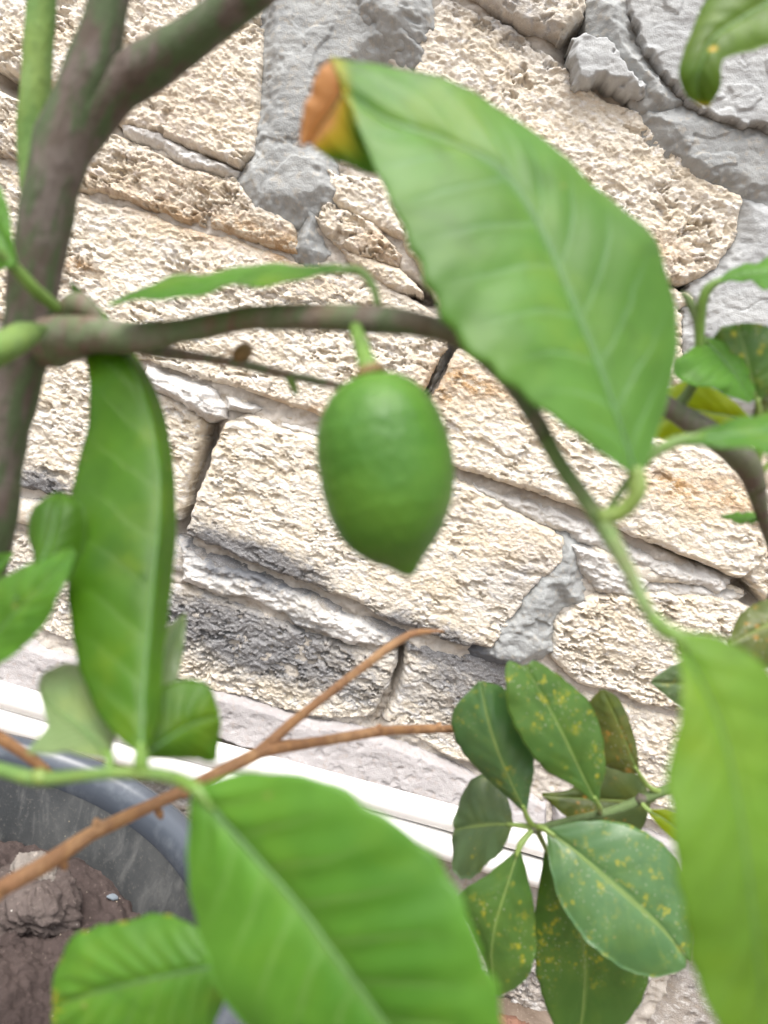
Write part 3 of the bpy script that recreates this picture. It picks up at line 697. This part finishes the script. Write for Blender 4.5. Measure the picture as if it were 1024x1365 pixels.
# ------------------------------------------------------------------ lemon tree
base = np.array([-.135, .285, SZ-.01])
tree = empty('lemon_tree', tuple(base), 'young lemon tree with one green lemon growing in the black pot', 'tree')
def mixed(name, pts3, px_pts, mat, n=60, rough=.1, seed=0, parent=None):
    q = [(*p, r) for p, r in pts3] + [(*at(x, y, d), w*.5*d/FPX) for x, y, d, w in px_pts]
    q = np.array(q); P = catmull(q, n)
    return tube(name, P[:, :3], P[:, 3], mat, parent or tree, 18, rough, seed)
mixed('trunk', [((base[0], base[1], SZ-.03), .014), ((-.138, .28, .32), .0115), ((-.136, .27, .42), .0098), ((-.131, .264, .52), .0092)],
      [(-14, 720, .27, 58), (2, 610, .268, 55), (24, 510, .266, 58), (40, 420, .263, 68), (56, 310, .26, 68), (82, 200, .257, 74), (118, 105, .254, 66), (140, 30, .252, 56), (150, -60, .25, 54), (150, -260, .245, 44), (190, -460, .24, 26), (230, -600, .235, 10)], M['bark'], 110, .10, 1)
branch('branch', [(82, 235, .259, 44), (112, 165, .258, 66), (152, 122, .257, 62), (205, 84, .254, 60), (275, 36, .25, 58), (345, -18, .246, 52), (470, -110, .24, 36), (640, -190, .237, 22), (860, -190, .24, 14), (1010, -130, .245, 10), (1090, -50, .25, 7)], M['bark'], tree, 60, .08, 2)
branch('branch', [(40, 470, .266, 40), (75, 455, .262, 66), (120, 447, .256, 54), (175, 450, .25, 42), (245, 441, .243, 34), (330, 426, .234, 31), (410, 423, .225, 34), (490, 425, .216, 35), (560, 432, .212, 33), (620, 455, .212, 27), (680, 508, .212, 24), (715, 560, .210, 24), (728, 585, .208, 22)], M['bark_twig'], tree, 90, .09, 3)
branch('shoot', [(690, 520, .212, 16), (718, 565, .210, 23), (745, 615, .206, 22), (785, 672, .198, 22), (805, 700, .194, 25), (835, 755, .178, 20), (862, 812, .160, 19), (885, 838, .150, 20)], M['shoot_brown'], tree, 60, .07, 13)
branch('twig', [(150, 455, .256, 18), (210, 468, .254, 17), (300, 481, .252, 13), (380, 499, .25, 11), (470, 519, .25, 9), (540, 545, .25, 6)], M['bark_twig'], tree, 40, .15, 4)
branch('bud', [(316, 486, .252, 8), (320, 474, .251, 22), (331, 465, .25, 18), (337, 462, .25, 4)], M['calyx'], tree, 10, .1, 5, 10)
branch('thorn', [(384, 499, .25, 12), (390, 512, .25, 12), (396, 527, .25, 5)], M['shoot'], tree, 10, .05, 6, 10)
branch('bud', [(85, 425, .262, 30), (100, 408, .258, 34), (118, 412, .255, 26), (135, 428, .255, 10)], M['bark_twig'], tree, 12, .1, 5, 12)
branch('shoot', [(48, 330, .275, 22), (44, 210, .275, 40), (48, 110, .272, 38), (56, 0, .27, 36), (64, -150, .265, 28), (90, -330, .26, 12)], M['shoot'], tree, 50, .06, 7)
branch('shoot', [(78, 412, .245, 14), (45, 385, .235, 17), (15, 352, .228, 15), (-30, 310, .22, 10)], M['petiole'], tree, 20, .04, 8)
branch('bud', [(60, 437, .25, 8), (35, 446, .24, 36), (5, 462, .232, 42), (-40, 485, .225, 34), (-90, 500, .22, 10)], M['shoot'], tree, 20, .05, 9)
# drooping green shoot that carries the lower leaves
branch('shoot', [(-190, 830, .262, 10), (-160, 940, .235, 17), (-100, 1000, .215, 18), (0, 1026, .2, 18), (50, 1038, .196, 20), (110, 1034, .193, 16), (175, 1030, .19, 16), (230, 1036, .184, 17), (262, 1052, .178, 14)], M['shoot'], tree, 50, .06, 10)
branch('bud', [(45, 1030, .196, 10), (55, 1036, .195, 22), (66, 1042, .195, 8)], M['petiole_pale'], tree, 8, .05, 11, 10)
mixed('shoot', [((-.134, .268, .47), .005), ((-.145, .262, .50), .004)], [(-190, 830, .262, 14), (-185, 860, .252, 12)], M['shoot'], 20, .05, 12)

# the large leaf over the lemon
leaf(tree, [(849, 634, .189), (822, 550, .190), (790, 465, .192), (755, 380, .194), (715, 290, .197), (665, 222, .199), (590, 185, .199), (515, 158, .198), (455, 118, .197)],
     [(843, 634), (790, 592), (715, 543), (645, 485), (595, 425), (556, 352), (524, 275), (503, 225), (470, 160)],
     [(856, 634), (888, 540), (906, 455), (896, 382), (866, 315), (790, 240), (690, 158), (560, 95), (440, 74)],
     'leaf_blue', dl=-.014, dr=.010, camber=.04, vein=.0004, nv=9, seed=1, nt_=110, ns=18, ribw=.0017, wavy=.0006,
     dry=lambda t, s: sm(.93, 1.0, t)*.35,
     stalk=[(800, 690, .194, 24), (826, 684, .192, 22), (846, 664, .190, 22), (850, 645, .190, 26), (849, 622, .189, 12)], stalk_mat='petiole_pale')
tipl = leaf(tree, [(462, 110, .197), (446, 140, .200), (428, 165, .203), (412, 190, .206)],
     [(440, 74), (418, 110), (402, 160), (400, 198)], [(470, 160), (503, 230), (470, 222), (440, 212)],
     'leaf_backlit', camber=.05, seed=2, nt_=26, ns=8, dry=lambda t, s: np.clip(.62-s*.62+.12*t, 0, 1), name='curled_leaf_tip', ribw=.0008)
tag(tipl, 'dry brown and yellow curled tip of the large leaf')
# hanging leaf at the left
leaf(tree, [(188, 1006, .188), (190, 930, .196), (197, 850, .204), (205, 760, .213), (212, 670, .224), (206, 590, .236), (180, 500, .250), (130, 425, .27), (92, 372, .285)],
     [(184, 1006), (140, 965), (107, 900), (93, 820), (91, 730), (100, 630), (120, 545), (112, 455), (92, 372)],
     [(194, 1006), (212, 950), (219, 870), (229, 780), (235, 695), (231, 615), (208, 520), (150, 430), (92, 372)],
     'leaf_backlit', dl=.004, dr=.012, camber=.05, vein=.0006, nv=10, seed=5, nt_=90, ns=14, ribw=.0008,
     stalk=[(190, 1034, .19, 18), (188, 1015, .189, 20), (188, 990, .189, 10)])
leaf(tree, [(-110, 960, .225), (-50, 890, .217), (5, 830, .211), (50, 785, .208), (98, 735, .208)],
     [(-112, 955), (-70, 850), (-10, 782), (45, 748), (96, 730)], [(-105, 962), (-30, 912), (25, 866), (72, 812), (100, 738)],
     'leaf', dl=.010, dr=-.004, seed=7, nt_=50, stalk=[(-160, 960, .235, 14), (-130, 965, .228, 14), (-108, 958, .225, 10)])
leaf(tree, [(20, 800, .2095), (52, 752, .212), (68, 712, .215), (74, 680, .218), (80, 657, .222)],
     [(16, 798), (44, 752), (37, 715), (44, 676), (76, 655)], [(30, 806), (90, 775), (112, 730), (112, 680), (84, 655)],
     'leaf_backlit', dl=.006, dr=.006, camber=.2, seed=8, nt_=40, ns=10, wavy=.0002, vein=.0002, name='rolled_leaf_end')
simple_leaf(tree, (-70, 800, .26), (18, 735, .262), 18, 'leaf', seed=8, nt_=30, ns=6, stalk=[(-185, 860, .252, 10), (-120, 830, .256, 9), (-68, 800, .26, 6)])
leaf(tree, [(146, 1010, .195), (125, 985, .200), (100, 962, .206), (75, 945, .212), (52, 925, .218)], [(150, 1006), (158, 950), (135, 905), (90, 883), (56, 900), (50, 922)], [(140, 1012), (105, 1004), (68, 1004), (36, 1000), (62, 975), (54, 930)],
     'leaf_pale_glare', dl=.022, dr=-.012, camber=.06, seed=9, wavy=.0003, stalk=[(146, 1032, .193, 12), (146, 1010, .195, 12), (138, 1000, .197, 6)], nt_=60)
leaf(tree, [(192, 1008, .2), (225, 985, .206), (258, 965, .212), (293, 955, .216)], [(192, 1004), (205, 930), (240, 907), (276, 912), (293, 950)], [(196, 1012), (230, 1012), (262, 1012), (286, 1014), (294, 975), (294, 960)],
     'leaf_backlit', dl=.006, dr=.006, seed=10, nt_=60, wavy=.0003, stalk=[(190, 1034, .192, 12), (190, 1016, .197, 12), (198, 1002, .2, 7)])
simple_leaf(tree, (196, 985, .235), (248, 815, .252), 26, 'leaf_pale_glare', seed=11, nt_=40, ns=8, bend=-.06, stalk=[(190, 1034, .193, 9), (188, 1012, .215, 9), (197, 983, .235, 6)])
# narrow leaf seen edge-on above the branch
leaf(tree, [(474, 360, .222), (420, 361, .222), (340, 369, .225), (260, 380, .229), (190, 392, .233), (140, 406, .236)],
     [(474, 357), (420, 352), (340, 355), (260, 364), (195, 382), (140, 405)], [(474, 363), (420, 368), (340, 380), (260, 391), (195, 400), (140, 407)],
     'leaf', dl=.018, dr=-.012, seed=12, nt_=60, camber=.03,
     stalk=[(504, 412, .217, 12), (500, 390, .218, 11), (490, 370, .220, 12), (474, 360, .222, 13), (440, 361, .222, 7)])
# big leaf at the bottom
leaf(tree, [(260, 1052, .176), (300, 1098, .173), (348, 1152, .170), (400, 1212, .167), (450, 1280, .163), (508, 1360, .159), (570, 1450, .156), (640, 1550, .155)],
     [(260, 1048), (330, 1030), (420, 1036), (505, 1080), (590, 1160), (645, 1265), (672, 1390), (640, 1550)],
     [(256, 1056), (249, 1130), (251, 1200), (275, 1275), (320, 1360), (400, 1440), (510, 1510), (638, 1552)],
     'leaf', dl=-.004, dr=.006, camber=.06, vein=.0009, nv=10, seed=14, nt_=110, ns=18, ribw=.0018, wavy=.001,
     stalk=[(235, 1037, .183, 14), (262, 1052, .176, 18), (285, 1080, .174, 8)])
leaf(tree, [(330, 1282, .205), (270, 1292, .205), (200, 1306, .207), (140, 1320, .210), (100, 1332, .212), (70, 1345, .214)],
     [(330, 1280), (285, 1250), (230, 1221), (155, 1229), (95, 1250), (76, 1290), (69, 1340)], [(330, 1284), (300, 1330), (270, 1390), (190, 1430), (110, 1420), (72, 1385), (68, 1350)],
     'leaf', dl=.008, dr=.004, camber=.08, vein=.0009, seed=15, nt_=80, ns=14, ribw=.0013,
     dry=lambda t, s: .55*sm(.86, .95, t)*(np.sin(s*23+3) > .55)+.4*sm(.88, 1, -s)*(np.sin(t*40) > .8),
     stalk=[(258, 1052, .179, 9), (300, 1140, .195, 10), (335, 1230, .203, 10), (330, 1282, .205, 8)])
# foreground leaf at the right
leaf(tree, [(900, 845, .148), (935, 905, .145), (968, 985, .142), (990, 1090, .139), (1005, 1200, .137), (1018, 1320, .136), (1030, 1480, .136)],
     [(898, 848), (908, 920), (893, 1040), (897, 1140), (918, 1250), (950, 1360), (1028, 1482)], [(906, 840), (968, 850), (1030, 905), (1085, 1010), (1105, 1160), (1095, 1330), (1032, 1480)],
     'leaf_glow', dl=-.002, dr=.006, camber=.06, vein=.0004, seed=17, nt_=90, ns=14, ribw=.0006,
     stalk=[(872, 828, .153, 20), (888, 842, .150, 22), (903, 848, .148, 20), (918, 870, .147, 8)], stalk_mat='petiole')
# leaf with a hanging tip, top right
leaf(tree, [(1090, -50, .25), (1035, -5, .248), (990, 22, .247), (952, 48, .247), (935, 85, .247), (930, 115, .249), (938, 142, .252)],
     [(1085, -58), (1005, -60), (950, -15), (923, 40), (905, 92), (914, 126), (932, 140)], [(1095, -45), (1060, 40), (1020, 62), (975, 74), (962, 84), (961, 115), (946, 143)],
     'leaf_dull', dl=.004, dr=-.002, camber=.09, seed=19, nt_=60, wavy=.0003, dry=lambda t, s: .45*sm(.93, 1, t)+.75*np.exp(-((t-.70)/.02)**2-((s-.25)/.22)**2))
# leaf whose stalk passes behind the large leaf, right
leaf(tree, [(900, 590, .200), (940, 582, .199), (985, 577, .198), (1040, 572, .198), (1110, 565, .2), (1180, 556, .203)],
     [(900, 586), (945, 572), (990, 556), (1045, 540), (1110, 530), (1180, 552)], [(900, 594), (940, 592), (985, 598), (1040, 606), (1110, 605), (1180, 560)],
     'leaf', dl=.012, dr=-.006, seed=21, nt_=60, stalk=[(802, 694, .196, 10), (835, 645, .199, 12), (868, 607, .2, 15), (905, 588, .2, 16), (940, 582, .199, 8)])
leaf(tree, [(-120, 230, .235), (-60, 265, .228), (-10, 300, .226), (20, 350, .226)], [(-118, 222), (-60, 225), (0, 248), (22, 345)], [(-122, 240), (-70, 330), (-20, 360), (18, 355)],
     'leaf', seed=22, nt_=40, stalk=[(-30, 310, .222, 8), (-70, 300, .228, 8), (-110, 240, .233, 6)])

# the lemon
ax = catmull([(487, 498, .200), (503, 560, .200), (514, 620, .200), (524, 690, .200), (547, 769, .200)], 90)
A = np.array([at(*q) for q in ax]); tt = np.linspace(0, 1, 90)
pr = np.interp(tt, [0, .01, .035, .08, .15, .25, .35, .45, .55, .65, .74, .81, .87, .915, .95, .98, .995, 1], [0, .22, .44, .63, .80, .93, .985, 1, .99, .935, .83, .70, .52, .34, .20, .13, .10, 0])
ker = np.array([1, 2, 3, 2, 1])/9; prs = np.convolve(np.r_[pr[0], pr[0], pr, pr[-1], pr[-1]], ker, 'valid'); prs[0] = 0; prs[-1] = 0.0
lemon = tube('lemon', A, np.maximum(prs, .01)*90.5*.200/FPX, M['lemon'], tree, 56, .012, 3)
tag(lemon, 'unripe green lemon with pointed end hanging from the branch')
stk = catmull([(474, 436, .214, 18), (481, 458, .208, 22), (487, 478, .203, 24), (493, 494, .200, 32), (494, 503, .200, 30)], 18)
tube('stalk', [at(a, b, d) for a, b, d, w in stk], [w*.5*d/FPX for a, b, d, w in stk], M['petiole'], lemon, 14, .06)
cx = catmull([(491, 488, .200, 30), (493, 494, .200, 42), (495, 500, .200, 40), (497, 505, .200, 18)], 8)
tube('calyx', [at(a, b, d) for a, b, d, w in cx], [w*.5*d/FPX for a, b, d, w in cx], M['calyx'], lemon, 15, .12, 5)

# ------------------------------------------------------------------ dry twigs standing in the pot
def dry(name, label, anchor, pts, forks, seed):
    e = empty(name, anchor, label, 'twig')
    mixed('stem', [(anchor, .006), (tuple(np.array(anchor)*.55+np.array(at(*pts[0][:3]))*.45+np.array([-.02, 0, .01])), .0052)], pts, M['dry_bark'], 60, .12, seed, e)
    for k, f in enumerate(forks): branch('side_shoot', f, M['dry_bark'], e, 40, .14, seed+k+1)
    return e
tw = dry('dry_twig', 'brown leafless forked twig reaching across in front of the ledge', (-.235, .33, SZ-.01),
    [(-60, 1222, .262, 26), (0, 1186, .268, 25), (60, 1152, .275, 22), (130, 1108, .284, 20), (215, 1068, .296, 17), (300, 1026, .308, 15), (350, 1001, .316, 15)],
    [[(338, 1006, .314, 12), (365, 985, .319, 14), (400, 955, .326, 13), (470, 900, .338, 12), (530, 855, .348, 10), (560, 843, .352, 8), (592, 841, .356, 3)],
     [(338, 1006, .314, 14), (375, 996, .32, 17), (430, 988, .345, 13.5), (500, 976, .375, 13), (560, 972, .402, 11.5), (640, 972, .44, 9), (665, 975, .45, 3)]], 30)
for (x, y, d, w, dx, dy) in [(245, 1058, .300, 22, 3, -10), (212, 1082, .296, 16, 4, 10), (362, 990, .318, 20, 4, -10), (505, 972, .376, 15, 2, -7), (85, 1150, .278, 16, 3, 10), (130, 1100, .284, 18, -3, -9), (585, 968, .412, 12, 2, -5), (450, 915, .334, 13, 5, 6)]:
    branch('bud', [(x-dx*.4, y-dy*.4, d, w*.5), (x, y, d, w*.8), (x+dx*.6, y+dy*.6, d, w*.6), (x+dx, y+dy, d, w*.2)], M['dry_bark'], tw, 8, .1, 40, 10)
dry('dry_twig', 'short brown twig slanting past the pale leaf at the pot rim', (-.255, .31, SZ-.01),
    [(-70, 945, .27, 14), (-30, 966, .272, 15), (10, 990, .274, 15), (40, 1010, .276, 14), (64, 1030, .278, 12), (76, 1042, .279, 4)], [], 36)

# ------------------------------------------------------------------ speckled shrub
sb = (.43, .50, -.01)
shrub = empty('speckled_shrub', sb, 'round-leaved shrub with yellow-speckled leaves growing beside the wall', 'shrub')
mixed('stem', [(sb, .010), ((.42, .50, .15), .0085), ((.40, .49, .32), .0075)], [(985, 960, .44, 14), (1015, 860, .41, 14), (1035, 760, .37, 15), (1018, 690, .335, 18), (1004, 640, .315, 26)], M['shrub_stem'], 60, .1, 50, shrub)
branch('branch', [(1010, 650, .318, 24), (990, 612, .308, 34), (945, 577, .302, 32), (895, 545, .3, 28), (850, 515, .3, 22), (800, 490, .3, 10)], M['shrub_stem'], shrub, 30, .08, 51)
branch('branch', [(992, 965, .44, 12), (960, 1010, .432, 14), (920, 1040, .428, 13), (870, 1060, .424, 13), (820, 1080, .42, 12), (770, 1092, .416, 11), (722, 1104, .412, 10), (708, 1106, .411, 8)], M['shrub_twig'], shrub, 40, .08, 52)
branch('bud', [(848, 1066, .422, 8), (854, 1066, .421, 17), (862, 1064, .421, 8)], M['shrub_stem'], shrub, 8, .1, 53, 10)
branch('bud', [(704, 1106, .411, 6), (711, 1104, .411, 16), (720, 1102, .411, 8)], M['shrub_stem'], shrub, 8, .1, 54, 10)
K = dict(rib='rib_dark', ribw=.0011, ribk=.45, nv=6, vein=.0004, nt_=64, ns=12, wavy=.0007)
# upper left of the rosette
leaf(shrub, [(700, 1082, .405), (682, 1045, .402), (664, 1003, .400), (650, 958, .400), (640, 909, .402)],
     [(697, 1082), (668, 1055), (632, 1022), (607, 985), (604, 948), (638, 908)], [(703, 1080), (711, 1030), (712, 990), (700, 950), (672, 917), (644, 908)], 'shrub_blue', dl=.01, dr=.006, seed=60, stalk=[(713, 1103, .411, 8), (704, 1092, .407, 8), (697, 1074, .404, 5)], stalk_mat='petiole_pale', **K)
leaf(shrub, [(797, 1072, .400), (780, 1040, .396), (762, 1003, .392), (742, 962, .390), (720, 922, .390), (700, 886, .392)],
     [(795, 1073), (765, 1048), (725, 1025), (692, 978), (674, 928), (676, 883), (698, 888)], [(799, 1070), (806, 1020), (803, 975), (785, 935), (750, 903), (714, 881), (702, 887)], 'shrub_leaf', dl=-.006, dr=.008, seed=61, stalk=[(800, 1084, .418, 8), (799, 1076, .405, 8), (792, 1062, .399, 5)], stalk_mat='petiole_pale', **K)
leaf(shrub, [(850, 1030, .418), (842, 1010, .416), (830, 980, .415), (815, 945, .415), (803, 920, .416)],
     [(848, 1032), (805, 1020), (788, 980), (784, 940), (800, 920)], [(852, 1028), (850, 1000), (840, 962), (824, 930), (806, 919)], 'shrub_spot', dl=.01, dr=.0, seed=62, stalk=[(880, 1056, .424, 8), (864, 1048, .421, 7), (846, 1022, .417, 5)], stalk_mat='petiole_pale', **K)
leaf(shrub, [(868, 1070, .445), (830, 1068, .445), (790, 1066, .445), (755, 1063, .446), (722, 1060, .448)],
     [(870, 1064), (845, 1030), (800, 1022), (760, 1052), (724, 1057)], [(866, 1078), (850, 1110), (805, 1108), (760, 1092), (728, 1066)], 'shrub_spot', dl=.004, dr=-.004, seed=63, stalk=[(872, 1060, .424, 6), (872, 1066, .436, 6), (860, 1070, .445, 5)], stalk_mat='petiole_pale', **K)
leaf(shrub, [(684, 1099, .412), (660, 1099, .420), (635, 1101, .428), (605, 1106, .436)],
     [(684, 1096), (672, 1050), (640, 1033), (615, 1060), (605, 1095)], [(684, 1102), (665, 1138), (628, 1170), (606, 1165), (602, 1120)], 'shrub_olive', dl=.016, dr=-.008, seed=64, stalk=[(712, 1104, .411, 8), (698, 1101, .411, 8), (676, 1099, .414, 5)], stalk_mat='petiole_pale', **K)
leaf(shrub, [(691, 1133, .404), (683, 1160, .402), (672, 1195, .400), (660, 1235, .400), (655, 1280, .402), (664, 1328, .405)],
     [(688, 1134), (650, 1165), (612, 1196), (630, 1240), (648, 1285), (662, 1328)], [(694, 1132), (703, 1165), (713, 1220), (714, 1270), (700, 1308), (668, 1328)], 'shrub_leaf', dl=.008, dr=.006, seed=65, stalk=[(713, 1104, .411, 8), (704, 1113, .408, 8), (694, 1126, .405, 9), (688, 1142, .403, 5)], stalk_mat='petiole_pale', **K)
leaf(shrub, [(728, 1130, .425), (752, 1185, .424), (772, 1235, .424), (780, 1285, .425), (778, 1340, .427), (770, 1400, .430)],
     [(726, 1132), (716, 1195), (710, 1250), (718, 1310), (735, 1360), (766, 1400)], [(732, 1130), (800, 1180), (850, 1240), (866, 1295), (840, 1360), (776, 1400)], 'shrub_leaf', dl=.006, dr=.004, seed=66, stalk=[(714, 1105, .411, 8), (720, 1115, .418, 8), (732, 1140, .425, 5)], stalk_mat='petiole_pale', **K)
leaf(shrub, [(730, 1107, .404), (768, 1136, .398), (806, 1169, .394), (845, 1203, .390), (885, 1240, .388), (915, 1280, .388)],
     [(732, 1104), (775, 1094), (830, 1096), (880, 1122), (912, 1170), (922, 1230), (920, 1282)], [(728, 1110), (735, 1165), (752, 1212), (785, 1258), (825, 1288), (872, 1303), (914, 1290)], 'shrub_blue', dl=.006, dr=-.004, seed=67, stalk=[(713, 1104, .411, 8), (722, 1103, .407, 9), (740, 1115, .402, 6)], stalk_mat='petiole_pale', **K)
leaf(shrub, [(866, 1082, .415), (885, 1092, .413), (905, 1108, .412), (930, 1130, .412)], [(867, 1079), (890, 1080), (915, 1095), (930, 1128)], [(865, 1085), (882, 1105), (905, 1124), (928, 1132)], 'shrub_yellow', seed=68, stalk=[(856, 1066, .421, 7), (858, 1074, .418, 7), (868, 1083, .415, 6)], stalk_mat='petiole_pale', **K)
leaf(shrub, [(1010, 925, .43), (960, 915, .43), (910, 912, .43), (868, 910, .43)], [(1010, 922), (960, 880), (905, 884), (870, 905)], [(1010, 928), (965, 950), (915, 946), (872, 915)], 'shrub_olive', seed=69, stalk=[(1000, 910, .425, 7), (1015, 920, .428, 7), (1000, 924, .43, 5)], stalk_mat='petiole_pale', **K)
leaf(shrub, [(1075, 800, .36), (1045, 820, .355), (1010, 840, .352), (972, 858, .352)], [(1072, 796), (1035, 795), (990, 815), (972, 852)], [(1078, 806), (1055, 870), (1015, 890), (976, 864)], 'shrub_spot', dl=.008, seed=70, stalk=[(1035, 760, .37, 8), (1065, 775, .365, 8), (1072, 800, .36, 6)], stalk_mat='petiole_pale', **K)
# leaves round the upper branch
leaf(shrub, [(955, 375, .285), (985, 368, .283), (1030, 362, .282), (1090, 358, .284)], [(953, 372), (985, 356), (1030, 344), (1090, 352)], [(957, 378), (985, 372), (1030, 384), (1090, 364)], 'leaf', dr=-.01, dl=.008, seed=71, stalk=[(932, 470, .296, 13), (934, 430, .292, 13), (937, 402, .289, 13), (945, 384, .287, 13), (962, 373, .285, 8)], nt_=40)
branch('twig', [(900, 548, .302, 16), (925, 510, .300, 14), (932, 470, .296, 13), (930, 430, .293, 12), (918, 400, .292, 11), (908, 390, .292, 4)], M['shrub_twig'], shrub, 24, .08, 55)
leaf(shrub, [(938, 452, .297), (962, 475, .294), (985, 505, .292), (1003, 535, .293)], [(940, 448), (975, 462), (1000, 495), (1006, 532)], [(934, 456), (902, 480), (905, 503), (960, 522), (1000, 538)], 'leaf', dl=.006, dr=-.008, seed=72, stalk=[(932, 460, .296, 8), (936, 452, .297, 8), (945, 458, .296, 5)], nt_=50)
leaf(shrub, [(1010, 535, .3), (1002, 505, .298), (994, 470, .297), (985, 432, .298)], [(1006, 535), (975, 505), (948, 470), (958, 440), (983, 430)], [(1014, 535), (1045, 500), (1050, 455), (1020, 433), (988, 430)], 'shrub_leaf', dl=.004, dr=.0, seed=73, stalk=[(1008, 640, .312, 9), (1015, 580, .306, 9), (1010, 530, .3, 7)], stalk_mat='petiole_pale', **K)
leaf(shrub, [(1000, 560, .33), (960, 552, .33), (915, 548, .33), (862, 572, .332)], [(1000, 556), (965, 525), (915, 508), (880, 530), (862, 570)], [(1000, 564), (965, 580), (920, 590), (864, 582)], 'shrub_yellow', seed=74, stalk=[(1000, 622, .312, 8), (1012, 590, .32, 8), (998, 560, .33, 6)], **K)
leaf(shrub, [(1075, 490, .305), (1060, 520, .304), (1040, 550, .304), (1005, 560, .306)], [(1080, 488), (1070, 545), (1045, 570), (1007, 562)], [(1070, 488), (1030, 500), (1010, 525), (1003, 556)], 'shrub_spot', seed=75, stalk=[(1008, 640, .314, 8), (1060, 570, .308, 8), (1078, 500, .305, 6)], stalk_mat='petiole_pale', **K)
leaf(shrub, [(1018, 690, .338), (995, 690, .337), (962, 688, .336)], [(1018, 687), (995, 683), (963, 686)], [(1018, 693), (992, 698), (964, 690)], 'leaf', seed=76, dl=.01, dr=-.006, nt_=30, ns=6)
